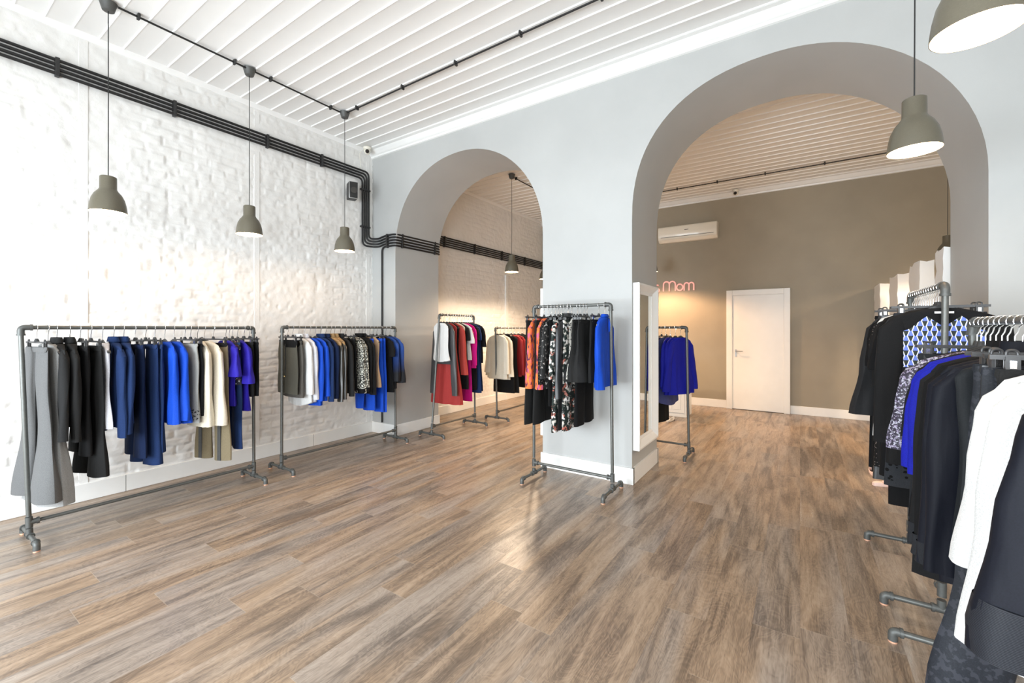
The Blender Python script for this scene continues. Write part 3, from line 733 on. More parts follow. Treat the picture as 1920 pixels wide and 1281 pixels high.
R1 = [
 (0.627, 'trousers', 'mid_grey', 'flared grey wool trousers hung first at the left edge', dict(L=1.13, hw=0.17, hem=0.135, kr=0.105, spread=0.08, dh=0.07, yaw=6)),
 (0.679, 'dress', 'grey_wool', 'long light grey sleeveless wool dress beside the flared trousers', dict(L=1.17, w=0.155, wh=0.25, dh=0.075, yaw=10, folds=0.010)),
 (0.722, 'blazer', 'charcoal', 'charcoal blazer, first jacket after the light grey dress', dict(L=0.70, sl=0.60)),
 (0.785, 'blazer', 'charcoal', 'charcoal blazer with collar up, left of the black wide trousers', dict(L=0.68, sl=0.62)),
 (0.838, 'trousers', 'black2', 'shorter black trousers showing below the charcoal blazers', dict(L=0.95, hem=0.095)),
 (0.893, 'trousers', 'charcoal', 'wide charcoal trousers left of the white sleeveless top', dict(L=1.05, hem=0.12, kr=0.10, dh=0.05, yaw=6)),
 (0.955, 'top', 'lilac_white', 'white sleeveless top between black trousers and navy blazers', dict(L=0.72, w=0.16, wh=0.19)),
 (1.017, 'blazer', 'navy', 'navy blazer, the left one of two', dict(L=0.72, sl=0.64, r0=0.056, r1=0.050)),
 (1.075, 'blazer', 'navy', 'navy blazer, the right one of two', dict(L=0.70, sl=0.62, r0=0.056, r1=0.050)),
 (1.142, 'trousers', 'navy_dark', 'dark navy trousers hanging behind the navy blazers', dict(L=0.98)),
 (1.206, 'trousers', 'navy', 'navy trousers with slit hem, left of a similar pair', dict(L=1.05, hem=0.10, dh=0.045, yaw=7)),
 (1.263, 'trousers', 'navy', 'navy trousers just left of the royal blue blouses', dict(L=1.03, hem=0.09)),
 (1.328, 'blouse', 'royal', 'royal blue blouse, the left one on the leftmost rack', dict(L=0.76, sl=0.60, flare=0.062, wh=0.22)),
 (1.388, 'blouse', 'royal', 'royal blue blouse with flared hem left of the grey skirt', dict(L=0.76, sl=0.58, flare=0.07, wh=0.23, yaw=3, dh=0.05, folds=0.013)),
 (1.465, 'skirt', 'grey_cut', 'light grey pencil skirt with a band of cut-outs at the hem', dict(L=0.77, hw=0.20, wh=0.225, dh=0.035, yaw=4)),
 (1.505, 'skirt', 'black', 'black pencil skirt left of the cream blouses', dict(L=0.72, hw=0.195, wh=0.215, yaw=3)),
 (1.555, 'blouse', 'cream', 'cream long-sleeved blouse, the left one of two on the leftmost rack', dict(L=0.82, sl=0.66, flare=0.065)),
 (1.605, 'blouse', 'cream', 'cream long-sleeved blouse in front of the khaki trousers', dict(L=0.80, sl=0.66, flare=0.085, out=0.05, yaw=12, dh=0.05, folds=0.012)),
 (1.674, 'trousers', 'khaki', 'khaki trousers with dark satin side stripe', dict(L=1.14, mat2='black2', stripe='black_stripe', hem=0.10, yaw=14, spread=0.03, dh=0.035)),
 (1.773, 'blouse', 'violet_blue', 'short-sleeved violet blue blouse left of the patterned top', dict(L=0.68, sl=0.27, flare=0.065)),
 (1.800, 'top', 'dots', 'dark patterned top with red and white dots', dict(L=0.50, w=0.17)),
 (1.826, 'trousers', 'navy', 'navy trousers between the two violet blue blouses', dict(L=1.07, hem=0.09, hw=0.15)),
 (1.868, 'blouse', 'violet_blue', 'short-sleeved violet blue blouse left of the black shorts', dict(L=0.74, sl=0.34, flare=0.065)),
 (1.925, 'skirt', 'black2', 'black skirt tucked behind the gold-clasped skirt', dict(L=0.62, wh=0.17)),
 (1.972, 'skirt', 'black', 'short black skirt with gold clasps at the right end', dict(L=0.62, wh=0.175, clasp=1)),
]
hang('leftmost rack', 'y', -4.26, 1.43, R1)
R2 = [
 (2.339, 'skirt', 'olive_grey', 'olive grey tweed skirt with long zip and gold pull', dict(L=0.66, mat2='black', zip=1, hw=0.17, wh=0.19, bh=0.07)),
 (2.389, 'skirt', 'grey_tweed', 'grey brown tweed skirt behind the zipped skirt', dict(L=0.70, mat2='black', hw=0.17, wh=0.19, bh=0.07)),
 (2.450, 'shirt', 'white', 'long white shirt with curved hem, the left one', dict(L=0.80, sl=0.52, curve=0.05)),
 (2.513, 'shirt', 'lilac_white', 'long white shirt with curved hem, next to the blue blouses', dict(L=0.80, sl=0.58, curve=0.05)),
 (2.571, 'blouse', 'royal', 'royal blue blouse beside the white shirts', dict(L=0.80, sl=0.60, r1=0.05)),
 (2.631, 'blouse', 'royal', 'royal blue blouse beside the navy blazers', dict(L=0.76, sl=0.56)),
 (2.692, 'blazer', 'navy', 'navy blazer left of a darker navy blazer', dict(L=0.70, sl=0.62)),
 (2.754, 'blazer', 'navy_dark', 'darker navy blazer beside the leather jackets', dict(L=0.70, sl=0.60)),
 (2.812, 'jacket', 'leather', 'black leather jacket with tan shoulders, the left one', dict(L=0.66, sl=0.64, cmat='tan')),
 (2.857, 'jacket', 'leather', 'black leather jacket with tan shoulders, the right one', dict(L=0.66, sl=0.62, cmat='tan')),
 (2.930, 'blazer', 'charcoal', 'charcoal jacket between the leather jacket and the sequin blouse', dict(L=0.72, sl=0.60)),
 (3.00, 'skirt', 'black', 'black skirt left of the black and white sequin blouse', dict(L=0.70)),
 (3.068, 'blouse', 'seq_bw', 'black and white sequined long-sleeved blouse, the left one', dict(L=0.74, sl=0.58, cuff='black', cuffh=0.05, flare=0.05)),
 (3.117, 'blouse', 'seq_bw', 'black and white sequined long-sleeved blouse, the right one', dict(L=0.72, sl=0.57, cuff='black', cuffh=0.05, flare=0.05)),
 (3.175, 'blazer', 'black', 'black jacket right of the sequined blouses', dict(L=0.74, sl=0.60)),
 (3.220, 'blazer', 'black2', 'black jacket over the blue trousers', dict(L=0.74, sl=0.62)),
 (3.262, 'trousers', 'royal', 'royal blue trousers showing below the black jackets', dict(L=0.96, hem=0.075, hw=0.15)),
 (3.325, 'top', 'beige', 'beige sleeveless top between black jackets and blue trousers', dict(L=0.70, w=0.165, wh=0.19)),
 (3.379, 'trousers', 'royal', 'royal blue trousers, the pair right of the beige top', dict(L=1.00, hem=0.085, hw=0.15)),
 (3.43, 'trousers', 'royal', 'royal blue trousers, the longest pair beside the black dress', dict(L=1.01, hem=0.085, hw=0.15)),
 (3.50, 'dress', 'black', 'short black dress right of the blue trousers', dict(L=0.78, sl=0.2)),
 (3.565, 'top', 'blue_fade', 'blue to black faded lace top, the left one at the rack end', dict(L=0.74, sl=0.5, r0=0.06, flare=0.06)),
 (3.63, 'top', 'blue_fade', 'blue to black faded lace top, last at the right end', dict(L=0.68, sl=0.52, r0=0.065, flare=0.065)),
]
hang('rack by the small arch', 'y', -4.27, 1.437, R2)
for o_ in list(bpy.data.objects):
    if o_.name.startswith('jacket') and o_.type == 'EMPTY':      # tan yokes over the leather jackets
        loft([(0, 0, -0.108, 0.078, 0.035), (0, 0, -0.122, 0.108, 0.035), (0, 0, -0.137, 0.145, 0.032), (0, 0, -0.156, 0.186, 0.029), (0, 0, -0.20, 0.206, 0.030), (0, 0, -0.225, 0.200, 0.029)], n=34, seed=1).build('tan_yoke', M['tan'], o_)
R3 = [
 (4.262, 'top', 'white', 'white sleeveless blouse at the front of the tall narrow rack', dict(L=0.63, w=0.165, wh=0.185, curve=0.03, yaw=-12, folds=0.006)),
 (4.315, 'coat', 'slate', 'slate grey long coat with wide sleeves behind the white blouse', dict(L=0.66, sl=0.92, out=0.045, w=0.18, collar=False, r0=0.05, r1=0.05, yaw=-6)),
 (4.375, 'dress', 'red', 'long brick red chiffon dress with flared skirt', dict(L=1.20, w=0.17, wh=0.27, dh=0.06, folds=0.012, k=9)),
 (4.43, 'dress', 'black', 'black dress behind the long red dress', dict(L=0.95, w=0.17)),
 (4.485, 'blouse', 'rust', 'rust red blouse with gathered sleeves', dict(L=0.72, sl=0.66, r1=0.05, flare=0.06)),
 (4.535, 'top', 'cream', 'cream top between the rust blouse and white tee', dict(L=0.70, w=0.18)),
 (4.585, 'dress', 'black2', 'long black dress right of the rust blouse', dict(L=1.02, sl=0.2)),
 (4.635, 'top', 'white', 'white short-sleeved tee in the tall narrow rack', dict(L=0.62, sl=0.24, flare=0.06, w=0.2)),
 (4.685, 'dress', 'magenta', 'long magenta dress on the tall narrow rack', dict(L=1.20, w=0.165, sl=0.1)),
 (4.735, 'top', 'magenta', 'magenta long-sleeved top beside the magenta dress', dict(L=0.74, w=0.19, sl=0.55)),
 (4.785, 'dress', 'black', 'black dress with grey piping right of the magenta clothes', dict(L=1.05, sl=0.2)),
 (4.835, 'dress', 'navy', 'long navy dress in the tall narrow rack', dict(L=1.10, sl=0.2, wh=0.22)),
 (4.885, 'dress', 'navy_dark', 'dark navy dress near the far post', dict(L=1.08, wh=0.22)),
 (4.918, 'top', 'black', 'black short-sleeved tee last on the tall narrow rack', dict(L=0.68, sl=0.3, w=0.2)),
]
hang('tall rack in the small arch', 'y', -3.995, 1.61, R3)
R4 = [
 (5.42, 'blouse', 'cream', 'cream blouse first on the rack behind the small arch', dict(L=0.78, sl=0.55, flare=0.06, yaw=-8)),
 (5.50, 'blouse', 'cream', 'cream blouse second on the rack behind the small arch', dict(L=0.80, sl=0.6, flare=0.06)),
 (5.60, 'skirt', 'black', 'long black skirt below the cream blouses', dict(L=1.02, wh=0.2)),
 (5.70, 'dress', 'black2', 'black dress between cream and dark red blouses', dict(L=1.03)),
 (5.80, 'blouse', 'dark_red', 'dark red satin blouse, the left one', dict(L=0.78, sl=0.6)),
 (5.90, 'blouse', 'dark_red', 'dark red satin blouse, the right one', dict(L=0.78, sl=0.6)),
 (6.02, 'dress', 'black', 'black dress after the dark red blouses', dict(L=0.98)),
 (6.14, 'dress', 'black2', 'black dress farthest along the rear low rack', dict(L=0.92)),
]
hang('low rack behind the small arch', 'y', -3.9, 1.437, R4)
R5 = [
 (-2.085, 'trousers', 'charcoal', 'charcoal trousers, the leftmost pair on the pillar rack', dict(L=1.08, hem=0.105, hw=0.17)),
 (-2.045, 'blouse', 'orange_print', 'orange printed blouse between the charcoal trousers', dict(L=0.62, sl=0.60, w=0.175, flare=0.045)),
 (-2.000, 'trousers', 'charcoal', 'charcoal trousers, second pair from the left on the pillar rack', dict(L=1.07, hem=0.105, hw=0.17)),
 (-1.955, 'blouse', 'orange_print', 'orange printed blouse next to the black lace tops', dict(L=0.66, sl=0.60, w=0.175, flare=0.045)),
 (-1.915, 'top', 'lace', 'black lace top beside the orange printed blouse', dict(L=0.74, sl=0.55)),
 (-1.880, 'top', 'lace_silver', 'black lace top with silver thread', dict(L=0.74, sl=0.5)),
 (-1.850, 'trousers', 'black', 'black trousers below the lace tops', dict(L=0.95, hem=0.08)),
 (-1.815, 'trousers', 'floral', 'dark floral printed trousers left of the glossy black jacket', dict(L=1.12, hem=0.085, hw=0.16)),
 (-1.785, 'jacket', 'floral', 'dark floral printed jacket beside the leather one', dict(L=0.60, sl=0.5)),
 (-1.745, 'blazer', 'black_satin', 'glossy black jacket in the middle of the pillar rack', dict(L=0.68, sl=0.66)),
 (-1.750, 'trousers', 'black2', 'black trousers below the glossy jacket', dict(L=1.09, hem=0.085)),
 (-1.715, 'trousers', 'floral', 'dark floral printed trousers between two pairs of black ones', dict(L=1.10, hem=0.08, hw=0.15)),
 (-1.655, 'top', 'silver_trim', 'black and silver sequined top', dict(L=0.64, w=0.16)),
 (-1.625, 'skirt', 'charcoal', 'flared charcoal skirt, the left one on the pillar rack', dict(L=0.66, wh=0.23, dh=0.085, folds=0.014, k=7)),
 (-1.565, 'skirt', 'charcoal', 'flared charcoal skirt, the right one on the pillar rack', dict(L=0.66, wh=0.23, dh=0.085, folds=0.014, k=7)),
 (-1.590, 'trousers', 'black', 'black trousers nearest the blue blouse', dict(L=1.04, hem=0.09)),
 (-1.455, 'skirt', 'black2', 'black skirt behind the bright blue blouse', dict(L=0.66, wh=0.2)),
 (-1.400, 'blouse', 'royal', 'bright blue blouse with tie neck facing out at the rack end', dict(L=0.70, sl=0.56, flare=0.055, folds=0.012, w=0.175, wh=0.19, yaw=3, out=0.0, collar=True, d=0.026, k=6, ch=0.03)),
]
hang('pillar rack', 'x', 3.53, 1.63, R5)
R6 = [
 (-1.78, 'skirt', 'black', 'black skirt hidden at the far end of the mirror side rack', dict(L=1.0)),
 (-1.66, 'top', 'slate_blue', 'dusty navy top far along the mirror side rack', dict(L=0.74, sl=0.5)),
 (-1.315, 'skirt', 'black2', 'black pencil skirt below the drapey navy top', dict(L=1.07, hw=0.15, wh=0.155, yaw=-12)),
 (-1.27, 'top', 'slate_blue', 'dusty navy drapey top with rounded hem', dict(L=0.87, w=0.2, wh=0.24, curve=0.05, dh=0.07, yaw=-12)),
 (-1.36, 'top', 'slate_blue', 'dusty navy long-sleeved top behind the ultramarine ones', dict(L=0.70, sl=0.5)),
 (-1.22, 'top', 'ultra', 'ultramarine long-sleeved top, third from the rack end', dict(L=0.68, sl=0.50, yaw=-8)),
 (-1.165, 'top', 'ultra', 'ultramarine long-sleeved top, second from the rack end', dict(L=0.74, sl=0.54, yaw=-14, dh=0.04)),
 (-1.11, 'top', 'ultra', 'ultramarine long-sleeved top facing out at the rack end', dict(L=0.74, sl=0.55, w=0.185, wh=0.215, yaw=-24, out=0.07, folds=0.014, k=7, dh=0.04)),
]
hang('rack behind the pillar', 'x', 5.04, 1.437, R6)
RA = [
 (2.985, 'tunic', 'black2', 'black long-sleeved tunic with blue geometric printed chest', dict(L=0.92, sl=0.66, w=0.205, wh=0.22, yaw=3, out=0.02, r0=0.06, r1=0.048, fwd=0.0, neckline=0)),
 (3.045, 'skirt', 'black_cut', 'long black skirt with cut-out hem behind the printed tunic', dict(L=1.05, wh=0.21, hw=0.17)),
 (3.095, 'trousers', 'black', 'black trousers behind the printed tunic', dict(L=1.16, hem=0.09)),
 (3.150, 'blouse', 'sheer', 'sheer black blouse behind the printed tunic', dict(L=0.80, sl=0.62)),
 (3.205, 'dress', 'black', 'long black dress in the middle of the tall right rack', dict(L=1.05, sl=0.3)),
 (3.260, 'top', 'black2', 'black top in the tall right rack', dict(L=0.70, sl=0.4)),
 (3.315, 'dress', 'black2', 'black dress with short sleeves in the tall right rack', dict(L=1.0, sl=0.25)),
 (3.370, 'top', 'white', 'white top edge glimpsed between black dresses', dict(L=0.86, w=0.2, wh=0.215)),
 (3.425, 'dress', 'lace', 'black lace dress in the tall right rack', dict(L=1.05, sl=0.3)),
 (3.480, 'trousers', 'black_satin', 'glossy black trousers toward the far post', dict(L=1.14, hw=0.18, hem=0.1)),
 (3.540, 'dress', 'black', 'black dress toward the far post of the tall right rack', dict(L=1.12, sl=0.3)),
 (3.600, 'tunic', 'sheer', 'sheer black kimono tunic with wide open sleeves', dict(L=0.90, sl=0.62, flare=0.075, out=0.06, w=0.2)),
 (3.655, 'skirt', 'black', 'black clipped skirt last on the tall right rack', dict(L=1.12, wh=0.22, hw=0.18)),
]
hang('tall right rack', 'y', 0.59, 1.635, RA)
RB = [
 (2.470, 'skirt', 'black2', 'black skirt first on the far end of the nearest rack', dict(L=0.80, wh=0.2)),
 (2.425, 'skirt', 'black_cut2', 'black skirt with cut-out hem on the nearest rack', dict(L=0.92, hw=0.18, wh=0.22)),
 (2.375, 'blouse', 'black', 'black blouse left of the sequined one', dict(L=0.80, sl=0.40)),
 (2.325, 'blouse', 'lilac_seq', 'lilac grey sequined blouse with elbow sleeves', dict(L=0.62, sl=0.36, w=0.205, r0=0.065, flare=0.055, out=0.05)),
 (2.270, 'dress', 'black2', 'black dress between the sequined and blue blouses', dict(L=0.98, sl=0.3)),
 (2.215, 'blouse', 'ultra', 'bright ultramarine blouse, the left one on the nearest rack', dict(L=0.62, sl=0.40, w=0.2, out=0.04)),
 (2.165, 'blouse', 'ultra', 'bright ultramarine blouse, the right one on the nearest rack', dict(L=0.62, sl=0.42, w=0.2, out=0.04)),
 (2.105, 'blazer', 'black2', 'black jacket with grey cuffs, first after the blue blouses', dict(L=0.75, sl=0.64, w=0.2, cuff='cuffgrey')),
 (2.045, 'blazer', 'black', 'black jacket with grey cuffs, second after the blue blouses', dict(L=0.78, sl=0.66, w=0.2, cuff='cuffgrey')),
 (1.985, 'coat', 'ink', 'blue black coat with long sleeves', dict(L=0.86, sl=0.66, w=0.2, cuff='cuffgrey')),
 (1.925, 'blouse', 'ink', 'blue black blouse beside the lime printed one', dict(L=0.80, sl=0.66, w=0.2)),
 (1.865, 'blouse', 'green_print', 'black blouse with lime green print', dict(L=0.70, w=0.19)),
 (1.800, 'trousers', 'dark_floral', 'charcoal brocade trousers with flared legs', dict(L=0.95, hw=0.165, hem=0.09, kr=0.085, spread=0.03)),
 (1.735, 'trousers', 'black_satin', 'glossy black trousers beside the brocade pair', dict(L=0.90, hw=0.165, hem=0.09)),
 (1.665, 'trousers', 'dark_floral', 'long charcoal brocade trousers nearest the white blouse', dict(L=1.02, hw=0.185, hem=0.085, kr=0.085, spread=0.12, yaw=5, dh=0.035)),
 (1.600, 'skirt', 'charcoal', 'charcoal skirt on wide clips beside the white blouse', dict(L=0.62, hw=0.17)),
 (1.530, 'blouse', 'white', 'white blouse with full sleeves on the nearest rack', dict(L=0.66, sl=0.46, w=0.19, r0=0.05, flare=0.06, out=0.035, ds=0.03)),
 (1.445, 'blouse', 'white', 'white blouse with turned sleeves peeking under the black jacket', dict(L=0.79, sl=0.61, w=0.19, r0=0.05, flare=0.065, out=0.045, ds=0.035, dh=0.05)),
 (1.285, 'jacket', 'ink', 'blue black jacket with ribbed cuffs nearest the camera', dict(L=0.66, sl=0.54, w=0.19, wh=0.21, r0=0.052, r1=0.062, flare=0.066, out=0.055, cuff='rib', cuffh=0.11, ds=0.035)),
]
hang('nearest rack', 'y', 0.59, 1.448, RB)
# printed chest panel of the tunic
for o_ in bpy.data.objects:
    if o_.name == 'tunic' and o_.type == 'EMPTY': tun = o_
def chest_panel():
    rows = []
    for z, hwid in ((-0.165, 0.0), (-0.150, 0.055), (-0.19, 0.115), (-0.24, 0.148), (-0.32, 0.150), (-0.42, 0.148)): pass
    mb = MB(); nx, nz = 25, 15; vs = []
    for i in range(nz):
        t = i/(nz-1)
        for j in range(nx):
            u = -1+2*j/(nx-1)
            x = u*0.150
            ztop = -0.205+0.055*max(0, 1-abs(abs(u)-0.42)/0.42)-0.02*abs(u)**4*1.0
            z = ztop+(-0.41-ztop)*t
            vs.append((x, -0.0305-0.0*abs(u)+0.010*abs(u)**3, z))
    fs = [(i*nx+j, i*nx+j+1, (i+1)*nx+j+1, (i+1)*nx+j) for i in range(nz-1) for j in range(nx-1)]
    mb.add(vs, fs); return mb
chest_panel().build('printed_panel', M['geo'], tun)
MB().box(-0.035, 0.035, -0.034, -0.031, -0.138, -0.128).box(-0.008, 0.008, -0.0345, -0.0315, -0.165, -0.138).build('neck_label', M['tag'], tun)
# tie neck of the bright blue blouse
for o_ in bpy.data.objects:
    if o_.get('label') == 'bright blue blouse with tie neck facing out at the rack end': blb = o_
# (its front faces the shop side)
MB().tube([(0.0, -0.042, -0.125), (-0.012, -0.046, -0.17), (-0.02, -0.046, -0.235)], [0.010, 0.012, 0.006], 8).tube([(0.0, -0.042, -0.125), (0.014, -0.046, -0.17), (0.016, -0.046, -0.22)], [0.010, 0.012, 0.006], 8).build('neck_tie', M['royal'], blb)

# ------------------------------------------------------------------ pendant lamps
def lamp_parts():
    R = 0.108
    out = [(0.012, 0.268), (0.044, 0.267), (0.049, 0.262), (0.050, 0.175), (0.054, 0.168), (0.058, 0.160), (0.078, 0.135), (0.094, 0.100), (0.103, 0.060), (0.1075, 0.025), (0.110, 0.0)]
    inn = [(0.108, 0.0), (0.105, 0.025), (0.100, 0.060), (0.091, 0.098), (0.075, 0.131), (0.05, 0.152), (0.0, 0.156)]
    return MB().lathe(out+[(0.1085, -0.001)], 48).mesh('lamp_shade', M['shade'], 40), MB().lathe(inn, 48).mesh('shade_lining', M['shade_in']), MB().lathe([(0, 0.010), (0.05, 0.011), (0.100, 0.016)], 48).mesh('diffuser', M['bulb'])
SH, SI, DF = lamp_parts()
CAN = MB().lathe([(0.0, -0.062), (0.030, -0.062), (0.036, -0.058), (0.052, 0.0), (0.054, 0.002)], 32).mesh('ceiling_canopy', M['canopy'])
def lamp(x, y, zb, label, group=None):
    root = empty('pendant_lamp', (x, y, zb), 0, label, 'lamp', group)
    s = link('lamp_shade', SH, root); link('shade_lining', SI, s); link('diffuser', DF, root)
    h = ZC-0.016-zb
    link('ceiling_canopy', CAN, root, (0, 0, h))
    MB().tube([(0, 0, 0.262), (0.0025, 0, 0.262+(h-0.30)*0.5), (0, 0, h-0.055)], 0.0032, 8).build('cord', M['cord'], root)
for x, y, z, lb in ((-4.275, 0.99, 2.285, 'grey pendant lamp nearest the left edge, before the brick wall'),
                    (-4.27, 1.975, 2.30, 'grey pendant lamp in the middle of the left row of three'),
                    (-4.24, 2.965, 2.29, 'grey pendant lamp nearest the wall speaker, third of the left row'),
                    (0.49, 3.0, 2.34, 'large-looking grey pendant lamp hanging before the big arch'),
                    (0.455, 1.90, 2.34, 'grey pendant lamp cut off by the top right corner'),
                    (-3.765, 5.62, 2.315, 'small pendant lamp seen through the small arch, whole'),
                    (-3.80, 6.76, 2.315, 'pendant lamp half hidden by the pillar, seen through the small arch'),
                    (-2.20, 7.75, 2.44, 'pendant lamp peeking past the pillar above the pink sign'),
                    (1.585, 7.75, 2.36, 'dark pendant lamp at the right side of the back room')):
    lamp(x, y, z, lb)
lamp(0.47, 0.9, 2.34, 'grey pendant lamp over the right rack, out of the frame')
lamp(-2.35, 5.7, 2.34, 'added unseen pendant lamp behind the pillar, warming the back room')  # added out of view to warm the back room
lamp(1.62, 5.7, 2.34, 'added unseen pendant lamp behind the right wall pier, warming the back room')  # unseen addition that brightens the right side of the back room
for x, y, p in ((-3.765, 5.62, 45), (-3.80, 6.76, 40), (-2.35, 5.7, 60), (-2.20, 7.75, 60), (1.585, 7.75, 65), (1.62, 5.7, 70)):  # spots boosting the rear lamps, the added unseen ones included
    l = bpy.data.lights.new('rear_lamp_boost', 'SPOT'); l.energy = p; l.color = (1.0, 0.76, 0.53); l.shadow_soft_size = 0.09; l.specular_factor = 0.1
    if (x, y) == (-2.20, 7.75): l.color = (1.0, 0.60, 0.33); l.energy = 95
    l.spot_size = math.radians(158); l.spot_blend = 0.35
    o = bpy.data.objects.new('rear_lamp_boost', l); COL.objects.link(o); o.location = (x, y, 2.24 if y < 7 else 2.36)

# ------------------------------------------------------------------ conduits
def conduit(name, label, paths, clips, r=0.0122, clipdir='z', rad=0.07, canopy=None):
    root = empty(name, paths[0][0], 0, label, 'conduit'); o = Vector(paths[0][0])
    for p in paths: MB().tube([Vector(q)-o for q in rounded(p, rad)], r, 10).build('conduit_pipe', M['conduit'], root)
    for (x0, x1, y0, y1, z0, z1) in clips:
        MB().box(x0-o.x, x1-o.x, y0-o.y, y1-o.y, z0-o.z, z1-o.z).build('conduit_clip', M['black_plastic'], root, bevel=0.003)
    return root
paths = []
XW = XL+0.030
for i in range(4):
    z = 3.548-0.036*i; yv = 3.790-0.034*i; zl = 2.672-0.037*i
    paths.append([(XW, YF+0.02, z), (XW, yv, z), (XW, yv, zl-0.02), (XW+0.10, YA-0.02, zl-0.03), (-4.62, YA-0.022, zl+0.0), (-4.432, YA-0.022, zl), (-4.432, YA+0.15, zl), (-4.432, YB+0.03, zl), (XW, YB+0.03, zl), (XW, YB+0.12, zl), (XW, YB+0.22, 2.935-0.036*i), (XW, YR-0.02, 2.935-0.036*i)])
i = 4
paths.append([(-4.69, YA-0.022, 0.16), (-4.69, YA-0.022, 2.672-0.037*4), (-4.432, YA-0.022, 2.672-0.037*4), (-4.432, YB+0.03, 2.524), (XW, YB+0.03, 2.524), (XW, YB+0.12, 2.524), (XW, YB+0.22, 2.935-0.036*4), (XW, YR-0.02, 2.935-0.036*4)])
clips = [(XL, XW+0.014, y-0.013, y+0.013, 3.42, 3.568) for y in (0.83, 1.60, 2.45, 3.10)]
clips += [(XL, XW+0.014, 3.665, 3.81, z-0.011, z+0.011) for z in (3.30, 2.80)]
clips += [(-4.60, -4.575, YA-0.036, YA, 2.505, 2.69)]
clips += [(-4.45, -4.418, y-0.012, y+0.012, 2.505, 2.69) for y in (3.98, 4.60)]
clips += [(XL, XW+0.014, y-0.012, y+0.012, 2.775, 2.955) for y in (5.30, 6.10, 6.95, 7.8)]
conduit('conduit_run', 'bundle of parallel black conduits along the white brick wall, through the small arch', paths, clips)
ZK = ZC-0.028
def cclip(x, y, ax):
    return (x-0.02, x+0.02, y-0.009, y+0.009, ZK-0.018, ZC-0.004) if ax == 'y' else (x-0.009, x+0.009, y-0.02, y+0.02, ZK-0.018, ZC-0.004)
conduit('ceiling_conduit', 'black conduit on the front ceiling joining the left row of lamps', [[(-4.25, 1.04, ZK), (-4.25, 2.915, ZK)]], [cclip(-4.25, y, 'y') for y in (1.16, 1.84, 2.16, 2.80)], r=0.008)
conduit('ceiling_conduit', 'black conduit crossing the front ceiling from the third lamp to the right', [[(-4.19, 2.965, ZK), (XR-0.1, 2.965, ZK)]], [cclip(x, 2.965, 'x') for x in (-4.02, -3.3, -2.6, -1.9, -1.2, -0.5, 0.2)], r=0.008)
conduit('ceiling_conduit', 'black conduit on the rear ceiling seen through the small arch', [[(-3.79, 5.67, ZK), (-3.79, 7.75, ZK), (-3.7, 7.75, ZK)]], [cclip(-3.79, y, 'y') for y in (5.78, 6.6, 7.4)], r=0.008)
conduit('ceiling_conduit', 'black conduit crossing the rear ceiling seen through the large arch', [[(-3.7, 7.75, ZK), (XR-0.1, 7.75, ZK)]], [cclip(x, 7.75, 'x') for x in (-2.6, -1.76, -1.13, -0.45, 0.3, 1.0)], r=0.008)

# ------------------------------------------------------------------ small fixtures
# wall speaker
s = empty('wall_speaker', (XL+0.12, 3.46, 3.19), math.radians(68), 'small black and silver speaker on the brick wall beside the conduits', 'speaker')
MB().box(-0.055, 0.055, -0.075, 0.055, -0.105, 0.105).build('cabinet', M['black_plastic'], s, bevel=0.008)
MB().box(-0.056, 0.056, -0.083, -0.073, -0.107, 0.107).build('front_rim', M['silver'], s, bevel=0.003)
sp = MB().prism([(-0.048, -0.099), (0.048, -0.099), (0.050, 0.100), (-0.050, 0.100)], 'y', -0.092, -0.083).build('grille', M['black_plastic'], s, bevel=0.004)
MB().tube([(0, -0.088, -0.005), (0, -0.099, -0.005)], 0.040, 20).build('woofer', M['slot'], s)
MB().tube([(0, 0.05, 0), (0.01, 0.12, 0)], 0.012, 10).build('bracket', M['metal_dark'], s)
# security cameras
def cctv(x, y, z, rz, label):
    c = empty('security_camera', (x, y, z), rz, label, 'camera')
    MB().lathe([(0.0, 0.0), (0.05, 0.0), (0.052, -0.012), (0.045, -0.03), (0.0, -0.032)], 24).build('base', M['ac'], c)
    MB().lathe([(0.0, 0.043)]+[(0.043*math.cos(t), 0.043*math.sin(t)) for t in [math.radians(a) for a in range(80, -91, -10)]], 24, (0, 0, -0.052)).build('dome', M['ac'], c)
    MB().tube([(0, -0.030, -0.062), (0, -0.050, -0.072)], [0.027, 0.024], 16).build('lens', M['glass_lens'], c)
cctv(-4.80, 3.70, ZC-0.016, math.radians(52), 'white dome security camera in the ceiling corner above the conduits')
cctv(-0.93, 8.40, ZC-0.016, math.radians(-5), 'white dome security camera on the rear ceiling above the door')
t = MB().tube(rounded([(-4.84, 3.70, ZC-0.02), (-4.89, 3.64, ZC-0.09), (-4.895, 3.66, ZC-0.18), (-4.895, 3.675, 3.56)], 0.05), 0.0025, 6).build('camera_cable', M['ac'])
setp(t, 'thin white cable from the corner security camera down to the conduits', 'cable')
# air conditioner
ac = empty('air_conditioner', (-1.745, YR, 3.21), 0, 'cream wall air conditioner high on the taupe rear wall', 'air conditioner')
MB().prism([(0, -0.145), (-0.10, -0.145), (-0.165, -0.10), (-0.185, -0.05), (-0.19, 0.06), (-0.175, 0.13), (-0.15, 0.148), (0, 0.148)], 'x', -0.515, 0.515).build('casing', M['ac'], ac, bevel=0.008, angle=50)
MB().prism([(-0.115, -0.148), (-0.172, -0.103), (-0.176, -0.100), (-0.120, -0.150)], 'x', -0.46, 0.46).build('louvre', M['ac'], ac)
MB().box(-0.46, 0.46, -0.1865, -0.178, -0.062, -0.055).build('vent_slot', M['slot'], ac)
MB().box(-0.035, 0.035, -0.191, -0.186, 0.045, 0.055).build('maker_mark', M['slot'], ac)
